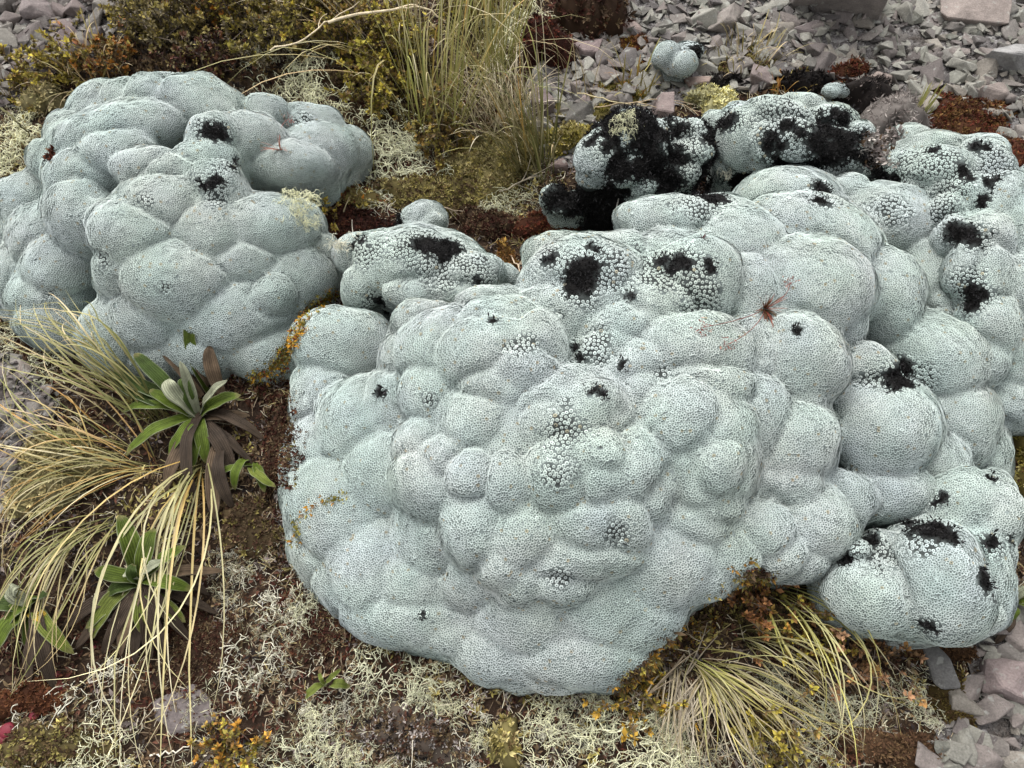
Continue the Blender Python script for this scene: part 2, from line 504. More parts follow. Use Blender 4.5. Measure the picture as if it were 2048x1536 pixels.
def mat_rosette():
    m, nt, b = nodes_of('woolly_rosettes')
    at = N(nt, 'ShaderNodeAttribute', attribute_name='col')
    tc = N(nt, 'ShaderNodeTexCoord')
    nz = N(nt, 'ShaderNodeTexNoise'); nz.inputs['Scale'].default_value = 11; nz.inputs['Detail'].default_value = 3
    nt.links.new(tc.outputs['Object'], nz.inputs['Vector'])
    rp = N(nt, 'ShaderNodeValToRGB')
    rp.color_ramp.elements[0].position = .36; rp.color_ramp.elements[0].color = (.93, 1.0, .97, 1)
    rp.color_ramp.elements[1].position = .66; rp.color_ramp.elements[1].color = (1.0, 1.0, 1.03, 1)
    e = rp.color_ramp.elements.new(.5); e.color = (.97, 1.0, .99, 1)
    nt.links.new(nz.outputs['Fac'], rp.inputs[0])
    mx = N(nt, 'ShaderNodeVectorMath', operation='MULTIPLY')
    nt.links.new(at.outputs['Color'], mx.inputs[0]); nt.links.new(rp.outputs[0], mx.inputs[1])
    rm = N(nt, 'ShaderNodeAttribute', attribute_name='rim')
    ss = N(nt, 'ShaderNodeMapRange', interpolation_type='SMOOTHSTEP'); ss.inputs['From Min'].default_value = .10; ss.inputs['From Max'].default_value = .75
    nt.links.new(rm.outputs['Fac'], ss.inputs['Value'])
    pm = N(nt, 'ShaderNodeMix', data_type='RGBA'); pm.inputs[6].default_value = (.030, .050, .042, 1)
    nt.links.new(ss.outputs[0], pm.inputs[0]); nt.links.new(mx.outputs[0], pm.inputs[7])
    nt.links.new(pm.outputs[2], b.inputs['Base Color'])
    b.inputs['Roughness'].default_value = .9; b.inputs['Specular IOR Level'].default_value = .12
    return m
M_CUSH = mat_cushion(); M_ROS = mat_rosette()

ALLV, ALLQ, NALL = [], [], 0
def relax(P, Nr, s, it):
    n = len(P)
    for _ in range(it):
        kd = KDTree(n)
        for i, p in enumerate(P.tolist()): kd.insert(p, i)
        kd.balance()
        nb = np.full((n, 6), -1, np.int32)
        for i, p in enumerate(P.tolist()):
            r = kd.find_n(p, 7)
            nb[i, :len(r) - 1] = [q[1] for q in r[1:]] if r[0][1] == i else [q[1] for q in r if q[1] != i][:len(r) - 1]
        D = P[:, None, :] - P[nb]
        L = np.linalg.norm(D, axis=2) + 1e-9
        rest = .5 * (s[:, None] + s[nb]) * 1.08
        f = np.clip(1 - L / rest, 0, 1) * rest * .45
        mv = (D / L[..., None] * f[..., None]).sum(1)
        mv -= Nr * (mv * Nr).sum(1)[:, None]
        P = P + mv
    return P

def cushion(label, lobes, macro, patches=(), speckles=(), seed=0, h=0.0056, pitch=0.0037, group='cushion plants', sub=True, k=0.003, black=0.0, fuzz=(.0095, .009, .0092), press=(.54, 80), groove=.0060):
    """patches: lists of (px, py, r) circles that together make one dead black patch; speckles: circles where the rosettes stand apart"""
    global NALL
    V, Q, seamv, alpha = sdf_plant(parse(lobes), macro, h, seed, sub, k)
    # press the lobes flatter against the mound, keeping their creases
    ed = np.concatenate([Q[:, [0, 1]], Q[:, [1, 2]], Q[:, [2, 3]], Q[:, [3, 0]]])
    i0, i1 = ed[:, 0], ed[:, 1]
    deg = np.bincount(i0, minlength=len(V)) + np.bincount(i1, minlength=len(V)) + 1e-9
    Sm = V.copy()
    for _ in range(int(press[1])):
        av = np.stack([np.bincount(i0, Sm[i1, q], len(V)) + np.bincount(i1, Sm[i0, q], len(V)) for q in range(3)], 1) / deg[:, None]
        Sm = Sm + .7 * (av - Sm)
    for _ in range(12):
        alpha = .5 * alpha + .5 * (np.bincount(i0, alpha[i1], len(V)) + np.bincount(i1, alpha[i0], len(V))) / deg
    V = Sm + (press[0] / .72 * alpha)[:, None] * (V - Sm)
    seamv = seamv * np.clip(alpha / .72, .45, 1.2)
    Nv = vert_normals(V, Q)
    V = V - Nv * (seamv * groove * (1 + .5 * vnoise(V, 20., seed + 6)))[:, None]
    Nv = vert_normals(V, Q)
    V = V + Nv * (.0022 * vnoise(V, 45., seed) + .0014 * vnoise(V, 95., seed + 5))[:, None]
    bvh = BVHTree.FromPolygons([tuple(v) for v in V.tolist()], Q.tolist())
    ALLV.append(V); ALLQ.append(Q + NALL); NALL += len(V)
    wob = .5 * vnoise(V, 38., seed + 1) + .55 * vnoise(V, 95., seed + 2)
    dead = np.zeros(len(V)); gap = np.zeros(len(V)); groups = []
    for pa in patches:
        dd = np.zeros(len(V))
        for (px, py, r) in pa:
            hit, nor = cast(bvh, px, py)
            if hit is None: continue
            R = r * mpp(hit) * 1.42
            L = np.linalg.norm(V - np.array(hit), axis=1) / R
            dd = np.maximum(dd, np.clip((1.12 + .48 * wob - L) / .42, 0, 1))
            gap = np.maximum(gap, np.clip((1.55 + .7 * wob - L) / .5, 0, 1))
        dead = np.maximum(dead, dd); groups.append(dd)
    for (px, py, r) in speckles:
        hit, nor = cast(bvh, px, py)
        if hit is None: continue
        L = np.linalg.norm(V - np.array(hit), axis=1) / (r * mpp(hit))
        gap = np.maximum(gap, np.clip((1.0 + .6 * wob - L) / .5, 0, 1))
    if black:
        bl = vnoise(V, 24., seed + 8) * .6 + vnoise(V, 55., seed + 9) * .4
        dead = np.maximum(dead, np.clip((bl + black) / .18, 0, 1)); gap = np.maximum(gap, np.clip((bl + black + .35) / .3, 0, 1))
    small = vnoise(V, 70., seed + 21)
    dead = np.maximum(dead, np.clip((small - .95) / .03, 0, 1))          # pin-prick gaps
    base = V[V[:, 2] < .02]; cx = base.mean(0) if len(base) else V.mean(0)
    root = thing('cushion_plant', (cx[0], cx[1], 0), label, 'cushion plant', group)
    body = obj('cushion_body', mesh_data('cushion_body', V, [Q], None, True, {'dead': np.clip(np.maximum(dead, .85 * gap), 0, 1)}), M_CUSH, root)
    # --- rosettes
    tri = np.concatenate([Q[:, [0, 1, 2]], Q[:, [0, 2, 3]]])
    A = np.linalg.norm(np.cross(V[tri[:, 1]] - V[tri[:, 0]], V[tri[:, 2]] - V[tri[:, 0]]), axis=1) * .5
    up = Nv[tri].mean(1)
    vd = V[tri].mean(1) - CAMP; vd /= np.linalg.norm(vd, axis=1)[:, None]
    A = A * ((up[:, 2] > -.35) & (V[tri][:, :, 2].max(1) > -.012) & ((up * vd).sum(1) < .45))
    area = A.sum()
    rng = np.random.default_rng(seed + 5)
    def sample(s, over=4.0):
        n = int(area / (s * s) * over)
        t = np.searchsorted(np.cumsum(A), rng.uniform(0, area, n)); t = np.minimum(t, len(A) - 1)
        u, v = rng.uniform(0, 1, (2, n)); fl = u + v > 1; u[fl], v[fl] = 1 - u[fl], 1 - v[fl]
        w = np.stack([1 - u - v, u, v], 1)
        P = (V[tri[t]] * w[..., None]).sum(1); Nn = (Nv[tri[t]] * w[..., None]).sum(1)
        g = (gap[tri[t]] * w).sum(1); d = (dead[tri[t]] * w).sum(1)
        key = np.floor((P + rng.uniform(0, s, 3)) / (s * .93)).astype(np.int64)
        kk = (key[:, 0] * 73856093) ^ (key[:, 1] * 19349663) ^ (key[:, 2] * 83492791)
        _, first = np.unique(kk, return_index=True)
        return P[first], Nn[first], g[first], d[first]
    a = sample(pitch); b = sample(pitch * 1.46)
    ma = a[2] < .4; mb_ = (b[2] >= .4)
    P = np.concatenate([a[0][ma], b[0][mb_]]); Nr = np.concatenate([a[1][ma], b[1][mb_]])
    g = np.concatenate([a[2][ma], b[2][mb_]]); d = np.concatenate([a[3][ma], b[3][mb_]])
    s = np.concatenate([np.full(ma.sum(), pitch), np.full(mb_.sum(), pitch * 1.46)])
    Nr /= np.linalg.norm(Nr, axis=1)[:, None] + 1e-9
    P = relax(P, Nr, s, 2)
    ok = d < rng.uniform(.12, .85, len(P))
    P, Nr, g, d, s = P[ok], Nr[ok], g[ok], d[ok], s[ok]
    kd_snap = [bvh.find_nearest(Vector(p)) for p in P.tolist()]
    P = np.array([q[0] for q in kd_snap])
    n = len(P)
    U, W = basis(Nr)
    ph = rng.uniform(0, 6.28, n)
    tone = (1 + rng.normal(0, .06, n) + .07 * vnoise(P, 26., seed + 3))[:, None]
    pale = np.array([.385, .422, .400]) * tone
    warm = np.clip(vnoise(P, 14., seed + 13) * .8 + vnoise(P, 33., seed + 14) * .5, -1, 1)[:, None]
    pale = pale * (1 + warm * np.array([.03, .0, -.035]))
    odd = rng.uniform(0, 1, n)
    pale[odd < .012] *= np.array([.80, .66, .52]); pale[odd > .985] *= 1.22
    pit = np.array([.085, .115, .10]) * tone
    mb = MB()
    fi = g < .25
    def ringpts(sel, rad, hgt):
        a_ = ph[sel, None] + np.arange(6)[None, :] * (math.pi / 3)
        return (P[sel, None, :] + rad[:, None, None] * (np.cos(a_)[..., None] * U[sel, None, :] + np.sin(a_)[..., None] * W[sel, None, :])
                + hgt[:, None, None] * Nr[sel, None, :])
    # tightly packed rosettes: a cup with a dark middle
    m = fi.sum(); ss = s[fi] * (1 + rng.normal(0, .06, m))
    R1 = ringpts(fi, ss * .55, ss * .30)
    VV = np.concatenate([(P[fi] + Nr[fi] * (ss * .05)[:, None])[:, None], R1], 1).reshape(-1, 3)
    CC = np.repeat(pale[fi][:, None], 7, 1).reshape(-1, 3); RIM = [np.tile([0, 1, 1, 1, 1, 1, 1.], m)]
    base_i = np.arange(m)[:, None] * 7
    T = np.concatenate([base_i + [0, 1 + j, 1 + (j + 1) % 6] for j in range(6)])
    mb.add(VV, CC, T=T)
    # rosettes that stand apart on the dark skin
    co = ~fi; m = co.sum(); ss = s[co] * (1 + rng.normal(0, .10, m)).clip(.7, 1.25) * (1 - .14 * g[co])
    if m:
        R0 = ringpts(co, ss * .50, ss * .0); R1 = ringpts(co, ss * .40, ss * .15)
        VV = np.concatenate([(P[co] + Nr[co] * (ss * .04)[:, None])[:, None], R1, R0], 1).reshape(-1, 3)
        tn = pale[co] * (1.02 + rng.normal(0, .10, m))[:, None]
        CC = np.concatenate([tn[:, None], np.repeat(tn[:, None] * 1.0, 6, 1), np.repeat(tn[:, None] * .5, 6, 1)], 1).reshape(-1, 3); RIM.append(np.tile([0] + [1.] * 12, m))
        base_i = np.arange(m)[:, None] * 13
        T = [base_i + [0, 1 + j, 1 + (j + 1) % 6] for j in range(6)]
        T += [base_i + [1 + j, 7 + j, 7 + (j + 1) % 6] for j in range(6)] + [base_i + [1 + j, 7 + (j + 1) % 6, 1 + (j + 1) % 6] for j in range(6)]
        mb.add(VV, CC, T=np.concatenate(T))
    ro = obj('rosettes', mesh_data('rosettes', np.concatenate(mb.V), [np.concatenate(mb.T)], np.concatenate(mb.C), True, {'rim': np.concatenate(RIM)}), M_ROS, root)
    tag(ro, 'tightly packed woolly rosettes', kind='stuff')
    # --- dead black patches: a fur of withered leaves
    masks = groups + ([np.clip(dead - (np.max(groups, 0) if groups else 0), 0, 1)] if black else [])
    for gi, dd in enumerate(masks):
        vi = np.nonzero((dd > .42) & (Nv[:, 2] > -.5) & (V[:, 2] > -.01))[0]
        if len(vi) < 4: continue
        rep = max(1, int(2.6 * (h / .0056) ** 2))
        vi = np.repeat(vi, rep)
        pp = V[vi] + rng.normal(0, h * .45, (len(vi), 3))
        fb = MB()
        c = np.array(fuzz) * np.exp(rng.normal(0, .6, (len(vi), 1)))
        tufts(fb, pp, Nv[vi], rng.uniform(.0032, .0065, len(vi)), c, leaves=3, spread=.75, width=.3, rng=rng)
        q = fb.build('dead_patch', M_BLACK, root, smooth=False)
        tag(q, 'black patch of dead tissue', kind='stuff')
    print('cushion', label[:30], len(V), 'rosettes', n, 'area %.3f' % area, 't %.1f' % (time.time() - T0))
    return root

def dome(cx, cy, ax, ay, top, low, zmin=.012, left=None, down=None):
    """rough height of a mound: cx, cy is its crown in the photograph"""
    def f(px, py):
        a = left if (left and px < cx) else ax
        b = down if (down and py > cy) else ay
        return max(zmin, low + (top - low) * (1 - ((px - cx) / a) ** 2 - ((py - cy) / b) ** 2))
    return f
# ---- the broad cushion on the scree side of the strap-leaved plant
cushion('broad pale cushion plant beside the orange-leaved shrub, one bulge with a ringed black patch', '''
400 208 85 62 -15; 312 200 42 42; 250 200 48 38; 195 218 55 50 35; 140 275 50 52 45
345 172 70 30; 245 258 112 40 10; 112 325 42 60 60; 62 400 52 68 65; 28 475 55 65; 235 300 60 32
172 355 66 54; 292 325 60 36; 420 264 52 36 0 1; 492 272 66 44; 412 316 56 36; 436 368 54 50 0 1
347 344 40 28; 326 405 76 52 0 .5; 165 432 60 64 0 .5; 268 472 80 74 0 1; 224 536 44 54 0 1
95 480 55 60; 120 540 60 60; 70 560 72 70; 40 595 52 60; 112 600 72 66; 110 645 72 60 0 1
530 218 46 32; 622 240 62 34; 642 300 62 46; 588 335 86 44; 700 300 46 42
520 455 112 58 8 1; 585 560 82 62 0 1; 360 562 96 70 0 1; 475 628 86 62 0 1; 535 700 82 68 0 1; 548 592 36 30 0 3
222 675 66 72 0 1; 292 640 60 60; 400 705 70 64; 320 720 60 50; 480 520 60 40; 430 470 60 60; 610 440 40 40; 640 520 40 50; 620 610 40 50
''', dome(300, 300, 430, 280, .17, .02, left=330, down=440), patches=[[(432, 262, 16), (418, 254, 10), (446, 272, 10)], [(425, 365, 9), (438, 360, 9), (410, 372, 8)], [(470, 322, 7), (466, 334, 6)], [(100, 316, 7), (94, 324, 7)]],
 speckles=[(424, 262, 42), (432, 372, 48), (290, 400, 22), (330, 575, 20), (210, 520, 25), (612, 240, 26), (460, 330, 28), (100, 590, 22)], seed=1, press=(.46, 90))

# ---- the big cushion in the middle of the place
BIG = '''
690 682 104 78 0 0 0.6; 645 800 72 76 0 0 0.6; 740 850 92 82 0 0 0.6; 660 900 84 84 0 0 0.6; 626 950 52 84 0 0 0.6; 770 940 60 70 0 0 0.6
852 650 66 56; 982 598 68 34; 810 720 40 50; 790 800 50 60
1010 645 82 42 0 1.4; 900 705 84 74 0 1.8; 1085 690 52 66 0 1.8; 990 715 96 66 0 2.7; 868 785 60 56 0 1.8; 1000 770 70 44 0 2.2; 1050 735 50 40 0 2.7
965 845 70 66 0 2.2; 1150 822 106 76 0 2.2; 1180 800 60 46 0 2.7; 1110 850 56 44 0 2.7; 846 890 50 56 0 1.8; 860 962 64 64 0 2.7; 944 945 42 42 0 3.6
1018 961 38 56 0 4.0; 1120 942 60 70 0 4.0; 1196 912 50 42 0 3.6; 1198 964 30 36 0 4.0; 1268 935 50 60 0 2.7; 1300 975 34 56 0 1.8; 900 905 40 30 0 2.7
956 1058 62 70 0 3.6; 1060 1072 58 54 0 3.6; 1175 1042 66 54 0 3.6; 1240 1036 50 58 0 2.7; 1145 1110 104 44 0 3.1; 1050 1150 60 40 0 2.7; 1118 1155 58 40 0 2.7; 1010 1120 50 50 0 3.1
1050 1012 44 40 0 2; 1280 800 50 60; 1285 870 44 54; 1330 930 40 60; 1045 872 56 56 0 1; 1010 890 50 40 0 1; 943 1165 54 46; 865 1070 60 70
715 1005 118 104 0 0 0.42; 620 1000 56 80 0 0 0.42; 780 1120 96 90 0 0 0.42; 664 1090 90 80 0 0 0.42; 715 1160 80 66 0 0 0.42; 865 1225 116 66 0 0 0.42; 780 1230 100 58 0 0 0.42; 850 1150 70 60 0 0 0.42; 905 1265 60 40 0 0 0.42
1150 1290 150 80 0 0 0.42; 1000 1300 84 76 0 0 0.42; 1215 1200 92 70 0 0 0.42; 1310 1110 110 96 0 0 0.42; 1385 1140 80 74 0 0 0.42; 1275 1222 104 76 0 0 0.42; 1060 1225 90 60 0 0 0.42; 1110 1345 120 48 0 0 0.42; 1040 1350 70 44 0 0 0.42; 1190 1325 76 52 0 0 0.42
1400 900 104 124 0 2; 1358 836 62 60 0 3; 1446 866 56 60 0 2; 1440 930 56 56 0 4; 1420 1000 56 44 0 1
1370 700 118 66 0 1; 1400 770 90 40 0 1; 1505 720 34 70; 1208 706 60 46; 1230 660 60 40; 1255 740 60 50
1165 560 118 84 0 1; 1375 568 92 84 0 1; 1150 620 90 66; 1290 620 80 60; 1100 505 62 38; 1235 500 64 40; 1330 510 60 40
1340 440 112 52; 1470 500 78 70; 1430 440 80 50; 1570 405 102 70; 1612 480 108 74 0 1; 1602 582 114 92 0 2; 1500 590 60 70
1776 595 62 94 0 1; 1862 560 66 88; 1895 630 42 80; 1775 445 116 82 0 1; 1695 385 42 42; 1850 480 60 60
1596 722 90 88 0 2; 1740 728 52 48 0 1; 1856 718 104 84 0 1; 1893 835 74 84; 1940 770 46 90; 1970 900 50 96; 1762 852 100 94 0 2
1588 890 84 84 0 1; 1580 950 72 52; 1632 1045 78 70 0 1; 1765 990 106 62; 1850 940 80 70; 1370 1030 76 56; 1500 1055 74 56; 1430 1100 76 64; 1545 1105 62 50; 1690 1000 60 50; 1500 830 60 70; 1670 640 60 50; 1600 1120 56 36
'''
cushion('largest pale cushion plant, knobbly bulge in its middle, reddish grass sprig growing on top', BIG,
 dome(1200, 600, 900, 480, .225, .02, left=720, down=790), patches=[
 [(1152, 548, 17), (1160, 565, 22), (1178, 535, 18), (1172, 555, 18)], [(1345, 535, 13), (1360, 522, 14), (1325, 522, 12), (1372, 530, 10)], [(1420, 525, 10), (1422, 540, 8)],
 [(1800, 755, 22), (1808, 735, 18), (1790, 770, 15), (1815, 770, 14)], [(1645, 378, 15), (1640, 400, 14), (1640, 368, 12)], [(1400, 395, 16), (1425, 405, 14), (1380, 385, 12), (1445, 398, 14)],
 [(1190, 780, 8), (1203, 788, 8), (1180, 786, 6)], [(845, 1228, 6)], [(1592, 662, 7)], [(1195, 500, 8), (1180, 490, 6)], [(1105, 515, 8), (1090, 520, 7)], [(1260, 590, 6)], [(1045, 490, 8)],
 [(762, 785, 7), (770, 787, 6)], [(985, 642, 7)], [(1150, 695, 7), (1160, 715, 8), (1245, 730, 7)]],
 speckles=[(1200, 520, 90), (1160, 560, 80), (1340, 530, 90), (1390, 590, 60), (1100, 510, 60), (1190, 690, 52), (1325, 745, 25), (1130, 850, 60), (1118, 950, 50), (1120, 1155, 34), (1400, 400, 70), (1660, 390, 50), (1840, 750, 40), (1740, 760, 30), (1040, 690, 45), (1780, 420, 50), (1230, 1060, 40), (860, 800, 22)], seed=2)

# ---- smaller neighbours
cushion('low pale cushion plant with a wide black crown, beside the red-brown moss', '''
842 535 112 66; 780 540 62 62; 920 555 66 50; 722 505 52 40; 970 540 44 36; 880 500 70 40; 800 500 60 40; 735 570 55 50; 900 590 80 40; 840 590 80 40; 1010 545 30 25
''', dome(850, 540, 260, 150, .13, .03), patches=[[(850, 492, 18), (875, 498, 20), (900, 492, 18), (885, 515, 14), (862, 482, 12)], [(768, 610, 8), (775, 625, 8), (760, 600, 7)], [(710, 490, 9), (725, 480, 8)], [(958, 560, 6)]],
 speckles=[(880, 510, 80), (720, 500, 55), (750, 605, 35), (960, 535, 50), (830, 480, 60)], seed=3, press=(.7, 60))
cushion('small smooth pale cushion plant half sunk in red-brown moss', '840 440 46 34; 862 445 30 24; 822 438 28 26; 845 462 44 22',
 dome(840, 440, 120, 80, .05, .02), patches=[[(800, 445, 10), (798, 432, 8)]], speckles=[(806, 440, 16)], seed=4, h=.005, press=(.75, 30))
cushion('pale cushion plant with black hollows above its two hanging bulges, on the scree edge', '''
1735 1188 88 80 0 1.5 1.1; 1882 1160 82 104 0 2.5 1.1; 1970 1145 52 108; 1925 1225 78 48; 1720 1096 28 28 0 1; 1805 1215 56 46; 1694 1160 50 60; 1840 1090 60 50 0 -2; 1770 1100 50 40 0 -2; 1960 1040 70 70; 1905 1010 90 70; 1990 1000 44 60; 1690 1200 36 40; 2000 1080 40 60
''', dome(1860, 1090, 300, 270, .12, .02), patches=[[(1838, 1052, 24), (1860, 1058, 24), (1885, 1072, 18), (1815, 1045, 14), (1905, 1080, 12)], [(1690, 1110, 15), (1742, 1085, 15), (1715, 1068, 13), (1685, 1080, 13), (1700, 1125, 12)], [(1972, 1162, 17), (1968, 1150, 14)],
 [(1855, 1252, 10), (1868, 1258, 9), (1842, 1246, 8)], [(1982, 1085, 9), (1990, 1080, 7)], [(1975, 955, 9), (1985, 960, 7)], [(1888, 992, 8), (1880, 1000, 7), (1870, 1006, 6)], [(2020, 1075, 6), (2022, 1088, 5)]],
 speckles=[(1845, 1090, 50), (1760, 1110, 60), (1980, 1170, 45), (1860, 1258, 35), (1720, 1096, 34), (1985, 1090, 30)], seed=5, press=(.66, 70))
cushion('tall pale cushion plant with stacked dark-speckled lobes, on the edge of the red moss', '''
1812 275 42 26; 1862 305 58 44 0 2; 1830 330 62 44 0 1; 1885 345 56 44 0 2; 1955 300 56 28 0 1; 1955 335 52 42 0 2; 1990 345 34 50 0 1; 1925 400 66 46; 1965 395 26 26; 1845 375 70 30 35; 1780 345 46 28; 1880 425 40 36 40; 1905 470 40 40
1990 430 62 70; 2030 480 60 90; 1960 500 46 60; 1965 565 44 66; 2020 590 66 66; 1935 540 40 66; 1975 650 56 66; 2025 690 50 80; 1960 720 40 60; 2005 800 62 66; 2040 780 50 80; 1985 840 40 40; 2060 620 60 80; 2070 420 50 90; 2075 740 50 90
''', dome(1950, 470, 300, 420, .17, .03), patches=[[(1918, 468, 22), (1935, 470, 22), (1948, 480, 16), (1905, 455, 14)], [(1950, 605, 15), (1965, 590, 14), (1945, 585, 12)], [(1768, 350, 16), (1785, 362, 13), (1755, 342, 10)], [(1925, 345, 12), (1940, 355, 10)], [(1975, 365, 12), (1990, 360, 10)], [(1962, 400, 12)], [(1868, 300, 9)], [(1822, 390, 12), (1812, 382, 10)], [(1985, 465, 5)], [(1950, 290, 8), (1968, 294, 8)]],
 speckles=[(1860, 320, 70), (1900, 380, 60), (1780, 350, 45), (1880, 420, 60), (1980, 340, 50), (1940, 570, 50), (1960, 590, 50), (1930, 460, 45), (1820, 320, 50)], seed=6, press=(.7, 60))
cushion('mostly black dying cushion clump with scattered pale rosettes, behind the red-brown moss', '''
1255 275 58 52 0 2; 1295 300 38 44; 1205 315 54 48 0 1; 1250 340 46 36; 1230 300 50 50; 1190 345 34 30; 1345 275 44 36 0 1; 1385 285 36 42 0 1; 1350 310 62 34; 1345 350 52 34; 1320 375 46 24; 1290 370 34 24; 1380 345 34 24
''', dome(1270, 300, 220, 130, .14, .03), patches=[[(1290, 265, 22), (1305, 300, 20), (1275, 290, 14)], [(1245, 340, 20), (1235, 320, 14)], [(1215, 295, 10), (1225, 280, 9)], [(1350, 318, 18), (1325, 322, 14)], [(1335, 360, 22), (1310, 350, 14)], [(1355, 262, 9)]], speckles=[(1250, 310, 90), (1350, 290, 80), (1330, 360, 60)], seed=7, h=.005, press=(.8, 25), pitch=.0040, black=.22)
cushion('tiny half black cushion knob beside the red-brown moss mat', '1112 400 32 30; 1150 405 40 26; 1130 415 34 20', dome(1120, 400, 80, 60, .045, .015), patches=[[(1128, 398, 26), (1150, 402, 30)]], speckles=[(1100, 400, 26)], seed=8, h=.005, press=(.75, 30), pitch=.0044)
cushion('pale and black cushion clump with a wide charred-looking hollow, among grey fuzzy twigs', '''
1492 285 56 56 0 1; 1560 245 62 46 0 2; 1580 285 46 36 0 2; 1540 290 50 40 0 1; 1470 325 44 24; 1530 325 50 24; 1612 215 50 30 0 2; 1640 250 60 40; 1705 270 42 36 0 2; 1720 305 36 36 0 1; 1690 330 46 30; 1650 300 54 40; 1480 230 40 22; 1440 245 34 24; 1630 340 50 24; 1670 200 40 24
''', dome(1590, 270, 240, 130, .15, .03), patches=[[(1640, 290, 28), (1655, 258, 22), (1635, 318, 22), (1665, 305, 20)], [(1690, 238, 16), (1672, 228, 12)], [(1545, 275, 12), (1535, 290, 10)], [(1455, 242, 17), (1440, 250, 14)], [(1710, 275, 14), (1700, 285, 12)]],
 speckles=[(1560, 270, 70), (1600, 220, 60), (1700, 290, 50)], seed=9, h=.005, press=(.8, 25), pitch=.0040, black=-.16)
cushion('three-lobed little pale cushion plant alone on the scree', '1336 118 28 30 0 1; 1378 100 26 22; 1366 130 30 26 0 1; 1350 135 34 20', dome(1355, 115, 90, 70, .018, .004, zmin=.004), patches=[[(1392, 100, 10)]], speckles=[(1385, 98, 24)], seed=10, h=.005, press=(.75, 30), pitch=.0040)
cushion('low pale cushion scrap lying in black litter at the scree edge', '1676 176 28 16; 1662 182 18 12', dome(1675, 176, 60, 40, .008, .002, zmin=.002), patches=[], seed=11, h=.004, press=(.75, 30), sub=False)

AV = np.concatenate(ALLV); AQ = np.concatenate(ALLQ)
BVH = BVHTree.FromPolygons([tuple(v) for v in AV.tolist()], AQ.tolist())
print('cushions done %.1f' % (time.time() - T0))
# ------------------------------------------------------------------ stones
def mat_stone(name, per_object):
    m, nt, b = nodes_of(name)
    tc = N(nt, 'ShaderNodeTexCoord')
    if per_object:
        oi = N(nt, 'ShaderNodeObjectInfo'); src = oi.outputs['Color']
    else:
        at = N(nt, 'ShaderNodeAttribute', attribute_name='col'); src = at.outputs['Color']
    geo = N(nt, 'ShaderNodeNewGeometry')
    n1 = N(nt, 'ShaderNodeTexNoise'); n1.inputs['Scale'].default_value = 38; n1.inputs['Detail'].default_value = 6; n1.inputs['Roughness'].default_value = .65
    n2 = N(nt, 'ShaderNodeTexNoise'); n2.inputs['Scale'].default_value = 420; n2.inputs['Detail'].default_value = 3
    n3 = N(nt, 'ShaderNodeTexNoise'); n3.inputs['Scale'].default_value = 75; n3.inputs['Detail'].default_value = 4
    for n in (n1, n2, n3): nt.links.new(geo.outputs['Position'], n.inputs['Vector'])
    mr = N(nt, 'ShaderNodeMapRange'); mr.inputs['From Min'].default_value = .3; mr.inputs['From Max'].default_value = .7; mr.inputs['To Min'].default_value = .68; mr.inputs['To Max'].default_value = 1.25
    nt.links.new(n1.outputs['Fac'], mr.inputs['Value'])
    mr2 = N(nt, 'ShaderNodeMapRange'); mr2.inputs['From Min'].default_value = .3; mr2.inputs['From Max'].default_value = .7; mr2.inputs['To Min'].default_value = .8; mr2.inputs['To Max'].default_value = 1.2
    nt.links.new(n2.outputs['Fac'], mr2.inputs['Value'])
    mul = N(nt, 'ShaderNodeMath', operation='MULTIPLY'); nt.links.new(mr.outputs[0], mul.inputs[0]); nt.links.new(mr2.outputs[0], mul.inputs[1])
    sc = N(nt, 'ShaderNodeVectorMath', operation='SCALE'); nt.links.new(src, sc.inputs[0]); nt.links.new(mul.outputs[0], sc.inputs['Scale'])
    # crusts of pale lichen
    rp = N(nt, 'ShaderNodeMapRange'); rp.inputs['From Min'].default_value = .62; rp.inputs['From Max'].default_value = .68; rp.inputs['To Max'].default_value = .55
    nt.links.new(n3.outputs['Fac'], rp.inputs['Value'])
    mx = N(nt, 'ShaderNodeMix', data_type='RGBA'); mx.inputs[7].default_value = (.27, .275, .25, 1)
    nt.links.new(rp.outputs[0], mx.inputs[0]); nt.links.new(sc.outputs[0], mx.inputs[6])
    nt.links.new(mx.outputs[2], b.inputs['Base Color'])
    b.inputs['Roughness'].default_value = .85; b.inputs['Specular IOR Level'].default_value = .25
    bp = N(nt, 'ShaderNodeBump'); bp.inputs['Strength'].default_value = .55; bp.inputs['Distance'].default_value = .004
    nt.links.new(n1.outputs['Fac'], bp.inputs['Height'])
    bp2 = N(nt, 'ShaderNodeBump'); bp2.inputs['Strength'].default_value = .4; bp2.inputs['Distance'].default_value = .0015
    nt.links.new(n2.outputs['Fac'], bp2.inputs['Height']); nt.links.new(bp.outputs[0], bp2.inputs['Normal'])
    nt.links.new(bp2.outputs[0], b.inputs['Normal'])
    return m
M_STONE = mat_stone('scree_stone', True); M_GRAVEL = mat_stone('scree_gravel', False)

